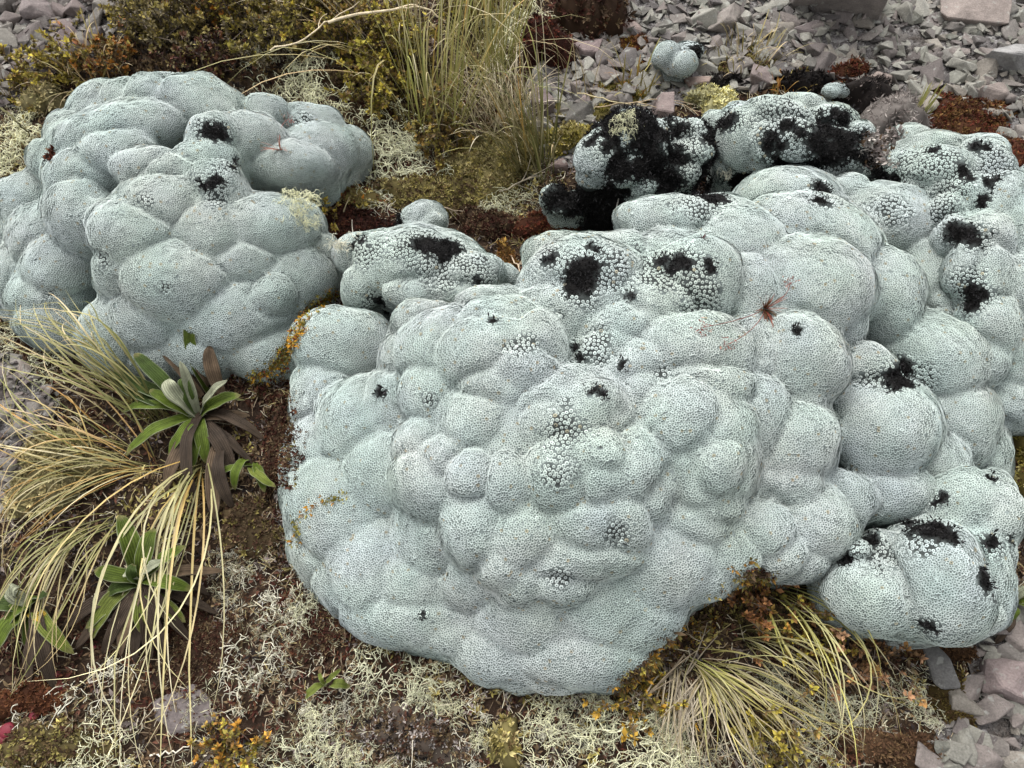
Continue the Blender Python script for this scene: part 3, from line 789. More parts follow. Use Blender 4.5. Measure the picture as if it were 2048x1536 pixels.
def hull_mesh(rng, npts, flat, elong, bevel=0.0):
    bm = bmesh.new()
    for _ in range(npts):
        v = rng.uniform(-1, 1, 3)
        v = np.sign(v) * np.abs(v) ** .55                       # towards the corners: blocky, angular
        th = .25 * v[2]
        bm.verts.new((v[0] * (1 + th * .6) * elong * .5, v[1] * .5 * (1 - th), v[2] * .5 * flat))
    r = bmesh.ops.convex_hull(bm, input=bm.verts)
    bmesh.ops.delete(bm, geom=list({v for v in r['geom_interior'] if isinstance(v, bmesh.types.BMVert)}), context='VERTS')
    bmesh.ops.dissolve_limit(bm, angle_limit=math.radians(9), verts=bm.verts, edges=bm.edges)
    if bevel:
        bmesh.ops.bevel(bm, geom=list(bm.edges), offset=bevel, segments=1, affect='EDGES', profile=.6)
    bmesh.ops.triangulate(bm, faces=bm.faces)
    bmesh.ops.recalc_face_normals(bm, faces=bm.faces)
    me = bpy.data.meshes.new('stone')
    bm.to_mesh(me); bm.free()
    return me
STONES = [hull_mesh(RNG, int(RNG.integers(9, 15)), float(RNG.uniform(.30, .62)), float(RNG.uniform(1.05, 1.75)), 0.03) for _ in range(26)]
PEBBLES = [hull_mesh(RNG, int(RNG.integers(7, 10)), float(RNG.uniform(.35, .65)), float(RNG.uniform(1.0, 1.6))) for _ in range(16)]
for me in STONES: me.materials.append(M_STONE)
STONE_COLS = .56 * np.array([1.04, 1.0, .92]) * np.array([[.225, .212, .21], [.27, .25, .245], [.25, .255, .235], [.30, .30, .28], [.21, .205, .20], [.33, .33, .31], [.19, .17, .173], [.26, .232, .23], [.29, .27, .25], [.37, .37, .35], [.15, .14, .145]])
def in_poly(x, y, poly):
    x = np.asarray(x); y = np.asarray(y); c = np.zeros(x.shape, bool)
    n = len(poly)
    for i in range(n):
        x0, y0 = poly[i]; x1, y1 = poly[(i + 1) % n]
        cr = ((y0 > y) != (y1 > y)) & (x < (x1 - x0) * (y - y0) / ((y1 - y0) if y1 != y0 else 1e-9) + x0)
        c ^= cr
    return c
SCREE = [
 ('right', [(1300, -500), (2900, -500), (2900, 520), (2080, 420), (1985, 250), (1840, 225), (1760, 205), (1700, 168), (1600, 168), (1500, 190), (1390, 165), (1420, 190), (1300, 235), (1210, 270), (1130, 330), (1075, 300), (1050, 200), (1080, 110), (1200, 60)]),
 ('left', [(-900, -500), (230, -500), (260, 60), (190, 130), (60, 190), (-40, 240), (-900, 500)]),
 ('edge', [(-700, 640), (-20, 690), (60, 740), (120, 790), (95, 860), (60, 930), (30, 1000), (-100, 1100), (-700, 1100)]),
 ('corner', [(1905, 1265), (2020, 1200), (2700, 1100), (2700, 2000), (1830, 1700), (1850, 1500), (1910, 1420), (1950, 1340)]),
]
def scatter(poly, n, rng):
    pts = np.array([GG(max(-900, min(2900, a)), max(-60, b) if b < 0 else b)[:2] for a, b in poly])
    lo, hi = pts.min(0), np.minimum(pts.max(0), [1.25, 1.75])
    lo = np.maximum(lo, [-1.25, -.2])
    q = rng.uniform(lo, hi, (n, 2))
    z = gz(q[:, 0], q[:, 1])
    P = np.column_stack([q, z])
    px, py = pix(P)
    ok = in_poly(px, py, poly)
    return P[ok]
def rot_rand(rng, tilt):
    return (Matrix.Rotation(rng.uniform(0, 6.283), 3, 'Z') @ Matrix.Rotation(rng.normal(0, tilt), 3, 'X') @ Matrix.Rotation(rng.normal(0, tilt), 3, 'Y'))
class Cells:
    def __init__(s, c): s.c = c; s.d = {}
    def near(s, x, y, r):
        i, j = int(x // s.c), int(y // s.c); k = int(r // s.c) + 1
        for a in range(i - k, i + k + 1):
            for b in range(j - k, j + k + 1):
                for t in s.d.get((a, b), ()): yield t
    def put(s, x, y, r): s.d.setdefault((int(x // s.c), int(y // s.c)), []).append((x, y, r))
occupied = Cells(.05)

# large stones, each with a look of its own:  px py width depth height(cm) turn  colour  label
def rock(px, py, w, dpt, h, turn, colr, label, npts=16, seed=0, tilt=(0, 0), sink=.3, flat=None):
    rng = np.random.default_rng(500 + seed)
    p = GG(px, py); m = mpp(p)
    bm = bmesh.new()
    for _ in range(npts):
        v = rng.uniform(-1, 1, 3); v = np.sign(v) * np.abs(v) ** (.5 if w > 100 else .8)
        bm.verts.new((v[0] * .5, v[1] * .5, v[2] * .5))
    r = bmesh.ops.convex_hull(bm, input=bm.verts)
    bmesh.ops.delete(bm, geom=list({v for v in r['geom_interior'] if isinstance(v, bmesh.types.BMVert)}), context='VERTS')
    bmesh.ops.dissolve_limit(bm, angle_limit=math.radians(14), verts=bm.verts, edges=bm.edges)
    S = Matrix.Diagonal((w * m, dpt * m / max(.35, math.sin(math.atan2(CAM_H, p[1]))), h / 100.0, 1))
    bmesh.ops.transform(bm, matrix=S, verts=bm.verts)
    bmesh.ops.bevel(bm, geom=list(bm.edges), offset=.0016, segments=1, affect='EDGES', profile=.6)
    bmesh.ops.triangulate(bm, faces=bm.faces)
    bmesh.ops.subdivide_edges(bm, edges=bm.edges, cuts=2, use_grid_fill=True)
    for v in bm.verts:
        n = mnoise.noise(v.co * 42 + Vector((seed, 0, 0))); n2 = mnoise.noise(v.co * 130)
        v.co += v.normal * (n * .0022 + n2 * .0009)
    bmesh.ops.recalc_face_normals(bm, faces=bm.faces)
    me = bpy.data.meshes.new('stone'); bm.to_mesh(me); bm.free()
    o = obj('stone', me, M_STONE)
    o.location = (p[0], p[1], p[2] + h / 100.0 * (.5 - sink))
    o.rotation_euler = (math.radians(tilt[0]), math.radians(tilt[1]), math.radians(turn))
    o.color = (.66 * colr[0] * 1.03, .66 * colr[1], .66 * colr[2] * .93, 1)
    tag(o, label, 'stone')
    occupied.put(p[0], p[1], max(w * m * .5, dpt * m * .5) * .8)
    return o
MAUVE, PINK, GREY, PALE, DARK = (.225, .195, .20), (.30, .245, .235), (.23, .225, .22), (.33, .325, .31), (.13, .125, .13)
rock(1655, 18, 215, 75, 24, -8, (.26, .235, .23), 'large blocky boulder, the biggest rock on the scree', seed=1, tilt=(14, 8), sink=.25)
rock(1935, 45, 150, 40, 6, -14, (.29, .25, .24), 'long tilted pinkish slab on the scree past the big boulder', seed=2, tilt=(10, -6))
rock(2000, 135, 110, 40, 7, 5, (.30, .30, .31), 'pale wedge-shaped rock at the foot of the long pinkish slab', seed=3, tilt=(-8, 10))
rock(1445, 52, 88, 34, 5, 10, (.27, .245, .235), 'flat mauve-grey slab on the scree near the small tufted grass', seed=4)
rock(1610, 72, 70, 28, 4, -12, MAUVE, 'mauve slab lying below the big boulder', seed=5)
rock(1250, 68, 80, 30, 4, 4, PINK, 'flat pink slab beside the dark red moss', seed=6)
rock(1183, 112, 84, 30, 4, 12, (.25, .20, .205), 'dark mauve slab lying between tussock and green moss', seed=7)
rock(1078, 222, 46, 60, 7, 25, (.21, .17, .175), 'rounded mauve rock standing behind the fanned grass tuft', seed=8)
rock(1322, 238, 44, 50, 8, -8, (.24, .195, .195), 'upright mauve wedge of rock behind the black cushion clump', seed=9, tilt=(10, 0))
rock(1392, 178, 60, 22, 4, 6, (.27, .21, .19), 'brownish pink slab beside the yellow moss ball', seed=10)
rock(1520, 168, 56, 30, 5, -20, (.24, .20, .20), 'pinkish rock half buried in black litter', seed=11)
rock(1752, 178, 66, 24, 5, 8, (.29, .24, .225), 'pinkish ledge-shaped stone at the scree edge', seed=12)
rock(1838, 232, 54, 30, 5, 4, (.33, .30, .27), 'pale flat stone with thin green shoots in front of it', seed=13)
rock(2008, 350, 80, 40, 5, -14, (.25, .245, .24), 'grey slab beside the tall speckled cushion plant', seed=14)
rock(1975, 205, 60, 30, 5, 20, (.28, .24, .23), 'pinkish angular stone beside the red moss mat', seed=15)
rock(95, 30, 80, 44, 6, 12, MAUVE, 'large mauve slab on the scree behind the shrub', seed=16)
rock(150, 95, 54, 40, 5, -30, (.20, .165, .175), 'dark mauve block at the shrub edge', seed=17)
rock(18, 20, 60, 40, 7, 0, (.17, .155, .15), 'dark grey boulder on the scree behind the shrub', seed=18)
rock(2010, 1362, 120, 92, 6, -22, (.285, .235, .24), 'large smooth pink stone beside brown moss at the scree edge', seed=19, tilt=(4, -6))
rock(1866, 1332, 56, 96, 5, 8, (.155, .155, .16), 'dark grey upright stone below the cushion with hanging bulges', seed=20)
rock(372, 1432, 128, 120, 3.5, 20, (.185, .16, .165), 'flat grey-mauve stone sunk in soil under draping grass blades', seed=21, sink=.72)
rock(1925, 1520, 190, 80, 4, -6, (.27, .26, .245), 'wide flat pale grey stone at the gravel corner', seed=22, sink=.6)
rock(480, 1455, 90, 70, 3.0, -15, (.13, .12, .12), 'dark low stone beside the flat grey-mauve one', seed=23, sink=.75)
rock(1985, 1250, 40, 60, 4, 30, MAUVE, 'mauve stone under the green leaves at the cushion edge', seed=24)
rock(1120, 340, 40, 18, 3, 10, (.20, .155, .15), 'small brown stone in yellow-green moss', seed=25)
rock(1155, 265, 50, 22, 3, -8, (.29, .29, .27), 'pale greenish slab stone in the scree pocket beside the grass', seed=26)
rock(1165, 215, 46, 30, 4, 30, (.26, .215, .215), 'mauve angular stone in the scree pocket beside the grass', seed=27)

# gritty bed under the stones
def mat_grit():
    m, nt, b = nodes_of('scree_grit')
    geo = N(nt, 'ShaderNodeNewGeometry')
    vo = N(nt, 'ShaderNodeTexVoronoi'); vo.inputs['Scale'].default_value = 170
    v2 = N(nt, 'ShaderNodeTexVoronoi'); v2.inputs['Scale'].default_value = 420
    nz = N(nt, 'ShaderNodeTexNoise'); nz.inputs['Scale'].default_value = 14; nz.inputs['Detail'].default_value = 5
    for n in (vo, v2, nz): nt.links.new(geo.outputs['Position'], n.inputs['Vector'])
    rp = N(nt, 'ShaderNodeValToRGB')
    rp.color_ramp.elements[0].color = (.055, .048, .045, 1); rp.color_ramp.elements[1].color = (.24, .23, .22, 1)
    e = rp.color_ramp.elements.new(.5); e.color = (.14, .128, .125, 1)
    sp = N(nt, 'ShaderNodeSeparateColor'); nt.links.new(vo.outputs['Color'], sp.inputs[0]); nt.links.new(sp.outputs[0], rp.inputs[0])
    mx = N(nt, 'ShaderNodeMix', data_type='RGBA'); mx.inputs[7].default_value = (.045, .034, .026, 1)
    mr = N(nt, 'ShaderNodeMapRange'); mr.inputs['From Min'].default_value = .5; mr.inputs['From Max'].default_value = .68; mr.inputs['To Max'].default_value = .8
    nt.links.new(nz.outputs['Fac'], mr.inputs['Value']); nt.links.new(mr.outputs[0], mx.inputs[0]); nt.links.new(rp.outputs[0], mx.inputs[6])
    nt.links.new(mx.outputs[2], b.inputs['Base Color']); b.inputs['Roughness'].default_value = .95
    bp = N(nt, 'ShaderNodeBump', invert=True); bp.inputs['Strength'].default_value = 1.0; bp.inputs['Distance'].default_value = .005
    b2 = N(nt, 'ShaderNodeBump', invert=True); b2.inputs['Strength'].default_value = .8; b2.inputs['Distance'].default_value = .002
    nt.links.new(vo.outputs['Distance'], bp.inputs['Height']); nt.links.new(v2.outputs['Distance'], b2.inputs['Height']); nt.links.new(bp.outputs[0], b2.inputs['Normal']); nt.links.new(b2.outputs[0], b.inputs['Normal'])
    return m
M_GRIT = mat_grit()
def scree_bed():
    g = .016
    xs = np.arange(-2.2, 2.2, g); ys = np.arange(-.3, 2.6, g)
    X, Y = np.meshgrid(xs, ys, indexing='ij')
    P = np.stack([X, Y, gz(X, Y)], -1)
    P[..., 2] += .006 + .004 * vnoise(P, 38.0) + .0025 * vnoise(P, 90.0, 3) + .002 * vnoise(P, 60., 9)
    C = P[:-1, :-1] + [g / 2, g / 2, 0]
    px, py = pix(C)
    px = px + 14 * vnoise(C, 30., 4); py = py + 14 * vnoise(C, 30., 5)
    ok = np.zeros(px.shape, bool)
    for z, poly in SCREE: ok |= in_poly(px, py, poly)
    nx, ny = X.shape; idx = np.arange(nx * ny).reshape(nx, ny)
    q = np.stack([idx[:-1, :-1], idx[1:, :-1], idx[1:, 1:], idx[:-1, 1:]], -1)[ok]
    u = np.unique(q); new = np.full(nx * ny, -1); new[u] = np.arange(len(u))
    o = obj('scree_bed', mesh_data('scree_bed', P.reshape(-1, 3)[u], [new[q]]), M_GRIT)
    tag(o, 'gritty grey bed of the scree between and under the loose stones', 'ground', kind='structure')
scree_bed()

inst, rest = [], []
rng_s = np.random.default_rng(33)
for zone, poly in SCREE:
    cand = scatter(poly, 36000 if zone == 'right' else 12000, rng_s)
    if not len(cand): continue
    for lo, hi, cnt, frac in ((.034, .052, 150, .70), (.020, .034, 3600, .50), (.010, .020, 3600, .52)):
        rng_s.shuffle(cand)
        k = 0
        for p in cand:
            r = rng_s.uniform(lo, hi) * .5 * (1.0 if zone != 'edge' else .62)
            if all((p[0] - x) ** 2 + (p[1] - y) ** 2 > (frac * (r + q)) ** 2 for x, y, q in occupied.near(p[0], p[1], r + .06)):
                occupied.put(p[0], p[1], r)
                (inst if lo > .015 else rest).append((p, r * 2, zone))
                k += 1
                if k >= cnt: break
def seen(p):
    px, py = pix(np.asarray(p)); return -20 < px < 2068 and -20 < py < 1556
def hidden(p):
    q = np.asarray(p) + [0, 0, .012]; d = CAMP - q; L = np.linalg.norm(d)
    return BVH.ray_cast(Vector(q), Vector(d / L), L)[0] is not None
vis = [t for t in inst if seen(t[0]) and not hidden(t[0])]
vis.sort(key=lambda t: -t[1] / mpp(t[0]))
single = vis[:300]; sid = {id(t) for t in single}
ZONE_LABEL = {'right': ('in the wide scree behind the cushion plants', 'stones of the wide scree'),
              'left': ('in the scree behind the orange-leaved shrub', 'stones behind the shrub'),
              'edge': ('beside the drooping tan grass', 'stones beside the tan grass'),
              'corner': ('in the gravel by the cushion with hanging bulges', 'stones of the gravel corner')}
TONES = ['mauve-grey', 'pinkish grey', 'greenish grey', 'pale grey', 'mid grey', 'light grey', 'dark mauve', 'dull pink', 'sandy grey', 'almost white', 'blackish']
for (p, d, zone) in single:
    si = int(rng_s.integers(len(STONES)))
    me = STONES[si]; fl = me.vertices and (max(v.co.z for v in me.vertices) - min(v.co.z for v in me.vertices))
    zs = rng_s.uniform(.8, 1.3)
    o = bpy.data.objects.new('stone', me); COL.objects.link(o)
    o.location = (p[0], p[1], p[2] + .006 + d * .10 + rng_s.uniform(0, .007))
    o.rotation_euler = rot_rand(rng_s, .30).to_euler()
    o.scale = (d * .95, d * .95, d * zs)
    ti = int(rng_s.integers(len(STONE_COLS)))
    c = STONE_COLS[ti] * rng_s.uniform(.9, 1.1)
    if zone in ('left', 'edge'): c = c * [.88, .83, .85]
    o.color = (*c, 1)
    size = 'large ' if d > .044 else ('' if d > .027 else 'small ')
    shape = 'flat' if fl * zs < .42 else 'chunky'
    tag(o, size + TONES[ti] + ' ' + shape + ' stone ' + ZONE_LABEL[zone][0], 'stone', ZONE_LABEL[zone][1])
def peb_arrays(me):
    v = np.empty(len(me.vertices) * 3, np.float32); me.vertices.foreach_get('co', v)
    f = np.empty(len(me.polygons) * 3, np.int32); me.polygons.foreach_get('vertices', f)
    return v.reshape(-1, 3), f.reshape(-1, 3)
PEB = [peb_arrays(m) for m in PEBBLES]; STA = [peb_arrays(m) for m in STONES]
gb = MB()
for t in inst + rest:
    if id(t) in sid: continue
    p, d, zone = t
    lib = PEB
    v, f = lib[int(rng_s.integers(len(lib)))]
    R = np.array(rot_rand(rng_s, .32))
    c = STONE_COLS[rng_s.integers(len(STONE_COLS))] * rng_s.uniform(.8, 1.2)
    if zone in ('left', 'edge'): c = c * [.88, .83, .85]
    gb.add((v * d) @ R.T + np.array([p[0], p[1], p[2] + .006 + d * .10 + rng_s.uniform(0, .006)]), c, T=f)
# fine gravel between them
for zone, poly in SCREE:
    fine = scatter(poly, 26000 if zone == 'right' else 12000, rng_s)
    fine = fine[:9000 if zone == 'right' else 1800]
    for p in fine:
        v, f = PEB[int(rng_s.integers(len(PEB)))]
        d = rng_s.uniform(.004, .009)
        R = np.array(rot_rand(rng_s, .4))
        c = STONE_COLS[rng_s.integers(len(STONE_COLS))] * rng_s.uniform(.7, 1.1)
        gb.add((v * d) @ R.T + np.array([p[0], p[1], p[2] + d * .1 + .002]), c, T=f)
gr = gb.build('gravel', M_GRAVEL, smooth=False)
tag(gr, 'grey and mauve loose gravel filling the scree between larger stones', 'gravel', kind='stuff')
print('stones', len(inst), len(rest), 'visible', len(vis), 't %.1f' % (time.time() - T0))
# ------------------------------------------------------------------ vegetation helpers
def surf(px, py):
    hit, nor = cast(BVH, px, py)
    g = GG(px, py)
    if hit is not None and np.linalg.norm(np.array(hit) - CAMP) < np.linalg.norm(g - CAMP):
        n = np.array(nor); n = n if n[2] > 0 or n @ (CAMP - np.array(hit)) > 0 else -n
        return np.array(hit), n, True
    return g, np.array([0, 0, 1.0]), False
def under_cushion(x, y):
    h = BVH.ray_cast(Vector((x, y, 1.0)), Vector((0, 0, -1)))[0]
    return h is not None and h.z > .02
def pal(cols, n, rng, var=.15):
    c = np.asarray(cols, float)[rng.integers(len(cols), size=n)]
    return np.clip(c * (1 + rng.normal(0, var, (n, 1))), .002, 1)

RED = [(.10, .026, .016), (.075, .022, .014), (.13, .045, .02), (.06, .024, .016), (.09, .05, .022)]
DRED = [(.050, .016, .012), (.035, .014, .010), (.065, .026, .014), (.028, .014, .010)]
OLIVE = [(.22, .19, .06), (.17, .14, .045), (.28, .23, .075), (.13, .09, .04), (.35, .30, .13)]
YGREEN = [(.23, .20, .045), (.16, .14, .03), (.28, .22, .05), (.11, .085, .025), (.30, .26, .11)]
TAN = [(.37, .31, .15), (.30, .25, .12), (.25, .20, .10), (.42, .37, .20), (.20, .18, .08)]
YPALE = [(.56, .52, .26), (.48, .44, .20), (.62, .60, .36), (.40, .36, .14)]
GREYB = [(.21, .18, .165), (.28, .25, .23), (.14, .115, .105), (.34, .31, .28)]
BROWN = [(.075, .048, .028), (.105, .072, .042), (.055, .035, .022), (.14, .10, .055), (.065, .03, .02)]
BLACKP = [(.012, .010, .010), (.02, .016, .015), (.03, .024, .02), (.008, .007, .007)]

def moss(px, py, rx, ry, hcm, cols, label, leaf=.006, dens=1.0, seed=0, name='moss_mat', cat='moss', leaves=5, spread=.7, tips=None, width=.34):
    rng = np.random.default_rng(900 + seed)
    c = GG(px, py); m = mpp(c)
    el = math.atan2(CAM_H, c[1]); a = rx * m; b = ry * m / math.sin(el)
    root = thing(name, c, label, cat)
    # cushion body
    nr, na = 8, 28
    ang = np.linspace(0, 2 * np.pi, na, endpoint=False)
    wob = 1 + .20 * np.sin(2 * ang + 1.7 * seed) + .18 * np.sin(3 * ang + seed) + .13 * np.sin(5 * ang + 2.3 * seed) + .09 * np.sin(9 * ang + seed)
    H = hcm / 100.0
    def dz(r): return H * np.sqrt(np.clip(1 - r * r, 0, 1)) - .004
    V = [[c[0], c[1], float(gz(c[0], c[1])) + dz(0.0)]]
    for i in range(1, nr + 1):
        r = i / nr
        x = c[0] + a * r * wob * np.cos(ang); y = c[1] + b * r * wob * np.sin(ang)
        z = gz(x, y) + dz(r) - (.006 if i == nr else 0)
        V += np.stack([x, y, z], 1).tolist()
    V = np.array(V); V[1:, 2] += .10 * H * vnoise(V[1:], 70., seed) + .0015 * vnoise(V[1:], 160., seed)
    T = [(0, 1 + j, 1 + (j + 1) % na) for j in range(na)]
    Q = [(1 + i * na + j, 1 + (i + 1) * na + j, 1 + (i + 1) * na + (j + 1) % na, 1 + i * na + (j + 1) % na) for i in range(nr - 1) for j in range(na)]
    mb = MB(); mb.add(V, np.mean(cols, 0) * .45, Q=np.array(Q), T=np.array(T)); mb.build('moss_body', M_MOSS, root)
    # leafy shoots
    n = int(dens * 2.3 * math.pi * a * b / (leaf * leaf))
    n = min(n, 5200)
    r = np.sqrt(rng.uniform(0, 1.0, n)) * (1 + .18 * rng.normal(0, 1, n).clip(-1, 2) * (rng.uniform(0, 1, n) < .3)); th = rng.uniform(0, 2 * np.pi, n)
    w = 1 + .20 * np.sin(2 * th + 1.7 * seed) + .18 * np.sin(3 * th + seed) + .13 * np.sin(5 * th + 2.3 * seed) + .09 * np.sin(9 * th + seed)
    x = c[0] + a * r * w * np.cos(th); y = c[1] + b * r * w * np.sin(th)
    P = np.stack([x, y, gz(x, y) + dz(np.minimum(r, 1)) ], 1)
    P[:, 2] += .10 * H * vnoise(P, 70., seed)
    Nr = np.stack([np.cos(th) * r * H / a, np.sin(th) * r * H / b, np.full(n, .8)], 1) + rng.normal(0, .22, (n, 3))
    Nr /= np.linalg.norm(Nr, axis=1)[:, None]
    # colour drifts in clumps over the mat
    cl = vnoise(P, 30., seed + 4)
    C = pal(cols, n, rng) * (1 + .35 * cl)[:, None]
    if tips is not None:
        sel = rng.uniform(0, 1, n) < tips[1] * (1 + .8 * cl)
        C[sel] = pal([tips[0]], int(sel.sum()), rng)
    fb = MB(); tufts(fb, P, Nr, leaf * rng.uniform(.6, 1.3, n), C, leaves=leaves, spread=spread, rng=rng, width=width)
    q = fb.build('moss_shoots', M_MOSS, root, smooth=False); q['kind'] = 'stuff'
    return root

moss(640, 400, 100, 40, 3.0, OLIVE + RED[:1], 'olive moss with orange shoots on the far rim of the red-brown hollow', seed=1, tips=((.35, .14, .02), .12))
moss(690, 450, 88, 50, 2.5, DRED, 'dark red-brown moss mat in the hollow between two pale cushion plants', seed=2, leaf=.005)
moss(770, 470, 50, 22, 2.0, DRED + BLACKP[:2], 'blackish moss bank against the small smooth cushion plant', seed=3, leaf=.005)
moss(1105, 452, 76, 34, 3.0, RED, 'bright red-brown moss mat below the tiny half black cushion knob', seed=4, leaf=.005)
moss(1215, 425, 64, 40, 2.5, DRED, 'dark brown-red moss under the dying black cushion clump', seed=5, leaf=.005)
moss(1545, 332, 64, 16, 2.5, RED[:2] + DRED, 'dark red moss strip below the charred-looking hollow', seed=6, leaf=.006)
moss(1925, 240, 112, 42, 2.6, RED + [(.11, .06, .02)], 'wide red moss mat with green shoots between scree and speckled cushion', seed=7, tips=((.16, .09, .035), .15))
moss(2040, 345, 44, 66, 4.0, RED, 'red moss mat hugging the flank of the tall speckled cushion', seed=8)
moss(1090, 112, 46, 44, 7.0, DRED + RED[:1], 'rounded dark red moss hump beside the tussock', seed=9, leaf=.008)
moss(1180, 32, 74, 46, 8.0, DRED + BROWN, 'dark brown shrubby moss hump above the scree pocket', seed=10, leaf=.011)
moss(1700, 152, 42, 20, 3.0, RED, 'small red moss mat in the scree above the pale cushion scrap', seed=11)
moss(1255, 98, 52, 22, 2.0, [(.13, .055, .02), (.10, .03, .016), (.17, .09, .025)], 'rust-red moss beside the three-lobed little cushion', seed=12, tips=((.30, .20, .03), .2))
moss(1424, 210, 52, 28, 3.2, YPALE, 'round pale yellow moss ball on the scree edge', seed=13, leaf=.0065, spread=.6)
moss(120, 945, 100, 72, 4.5, TAN, 'pale tan moss cushion under the drooping grass', seed=14, leaf=.0065)
moss(95, 210, 34, 26, 4.0, TAN, 'tan moss tuft beside the yellow-green shrub and pale cushion', seed=15, leaf=.008)
moss(1150, 290, 70, 34, 3.5, YGREEN + TAN[:1], 'yellow-green moss in front of the scree pocket', seed=16)
moss(1235, 185, 80, 34, 1.8, YGREEN + OLIVE[:2], 'bright green and rust moss patch below the three-lobed little cushion', seed=17, tips=((.22, .08, .02), .2))
moss(985, 335, 110, 56, 3.5, OLIVE + TAN[:2], 'olive moss bed under the fanned grass tuft', seed=18)
moss(880, 395, 110, 48, 3.0, OLIVE + BROWN[:2], 'brownish olive moss bed littered with pale lichen threads', seed=19)
moss(980, 452, 70, 34, 2.5, BROWN + DRED[:2], 'brown moss hollow beside the bright red-brown mat', seed=20)
moss(1012, 535, 22, 34, 4.0, [(.15, .07, .02), (.10, .05, .02), (.2, .12, .03)], 'rusty moss plugging the gap behind the knobbly cushion', seed=21)
moss(1500, 132, 80, 26, 1.8, OLIVE + BROWN, 'olive-brown moss under the little tufted grass on the scree', seed=22)
moss(1770, 272, 60, 52, 8.0, GREYB, 'grey fuzzy twiggy moss clump beside the speckled cushion', seed=23, leaf=.010, leaves=4, spread=.9, width=.16)
moss(1725, 210, 54, 26, 6.0, GREYB[2:3] + BLACKP, 'blackish fuzzy moss clump below the pale cushion scrap', seed=24, leaf=.009, leaves=4, width=.2)
moss(1600, 172, 70, 16, 3.0, BLACKP, 'black litter mat at the scree edge', seed=25, leaf=.008)
moss(1440, 172, 44, 14, 2.5, BLACKP, 'black litter mat beside the yellow moss ball', seed=26, leaf=.008)
moss(560, 900, 34, 120, 2.0, DRED + BROWN, 'dark brown moss bank between grass roots and the largest cushion', seed=27, leaf=.005)
moss(500, 1060, 70, 60, 2.0, BROWN + OLIVE[1:2], 'brown moss slope below the strap-leaved rosette', seed=28, leaf=.006)
moss(1880, 1290, 90, 40, 2.0, [(.085, .045, .022), (.06, .032, .018), (.11, .06, .028)], 'fine brown moss under the hanging bulges of the pale cushion', seed=29, leaf=.004)
moss(1905, 1400, 44, 60, 2.2, [(.085, .06, .02), (.06, .035, .018), (.12, .09, .025)], 'brown-green moss strip beside the large smooth pink stone', seed=30, leaf=.004)
moss(1800, 1500, 110, 44, 2.0, [(.10, .055, .03), (.07, .038, .022), (.13, .08, .04)], 'rusty brown moss at the gravel corner', seed=31, leaf=.006)
moss(400, 1290, 110, 80, 1.4, DRED + BROWN, 'fine dark brown moss around the dead grey leaves', seed=32, leaf=.004)
moss(640, 1270, 60, 60, 1.4, DRED + BROWN, 'fine dark moss against the foot of the largest cushion', seed=33, leaf=.0045)
moss(90, 1490, 110, 60, 2.0, OLIVE + BROWN, 'olive moss under the whitish lichen beside the red berries', seed=34, leaf=.006)
moss(820, 1470, 110, 60, 2.0, GREYB[:2] + BROWN + BLACKP[:1], 'mottled grey-brown moss below the largest cushion', seed=35, leaf=.006)
moss(1010, 1490, 40, 44, 3.0, OLIVE + TAN[:1], 'tufted olive moss bump among pale lichen', seed=36, leaf=.007)
moss(1560, 1230, 90, 60, 3.0, BROWN + OLIVE[:2] + BLACKP[:1], 'brown twiggy moss under the small orange-leaved sprigs', seed=37, leaf=.008, leaves=4, width=.24)
moss(1660, 1330, 110, 70, 2.4, BROWN + GREYB[2:3], 'brown moss slope below the two hanging bulges', seed=38, leaf=.006)
moss(1460, 1400, 100, 70, 2.0, BLACKP[1:3] + BROWN, 'dark moss under the fan of grey grass', seed=39, leaf=.006)
moss(2040, 940, 40, 80, 4.0, YGREEN + RED[3:], 'yellow-green moss on the bank beside the right flank of the largest cushion'.replace('right ', 'scree-side '), seed=40)
moss(60, 1400, 70, 40, 1.8, [(.11, .045, .02), (.08, .03, .016)], 'rust moss under the draping grass ends', seed=41, leaf=.005)
moss(330, 140, 240, 70, 2.5, BROWN + BLACKP[1:3] + OLIVE[3:4], 'dark leaf-littered moss bed under the shrubs', seed=42, leaf=.010)
moss(760, 170, 130, 70, 2.5, BROWN + OLIVE[1:2], 'brown moss bed between shrubs and tussock', seed=43, leaf=.009)

moss(1190, 228, 54, 18, 1.4, YGREEN + OLIVE[:2], 'thin yellow-green moss film over the scree pocket', seed=50)
moss(1285, 138, 44, 24, 1.6, [(.15, .06, .022), (.12, .04, .02), (.2, .12, .03)], 'rusty moss sprawl beside the three-lobed little cushion', seed=51, tips=((.32, .22, .03), .2))
moss(1575, 152, 56, 14, 1.6, OLIVE[:3] + RED[:2], 'thin olive and red moss streak on the scree', seed=52)
moss(1640, 142, 40, 14, 1.6, RED, 'thin red moss streak beside the small red mat', seed=53)
moss(1870, 205, 56, 20, 1.8, RED + OLIVE[:1], 'patchy red moss around the pale flat stone', seed=54)
moss(1985, 285, 56, 24, 2.0, RED, 'red moss between grey slab and speckled cushion', seed=55)
moss(1080, 240, 70, 30, 1.8, TAN[:3] + OLIVE, 'tan moss under the bleached straw tuft', seed=56)
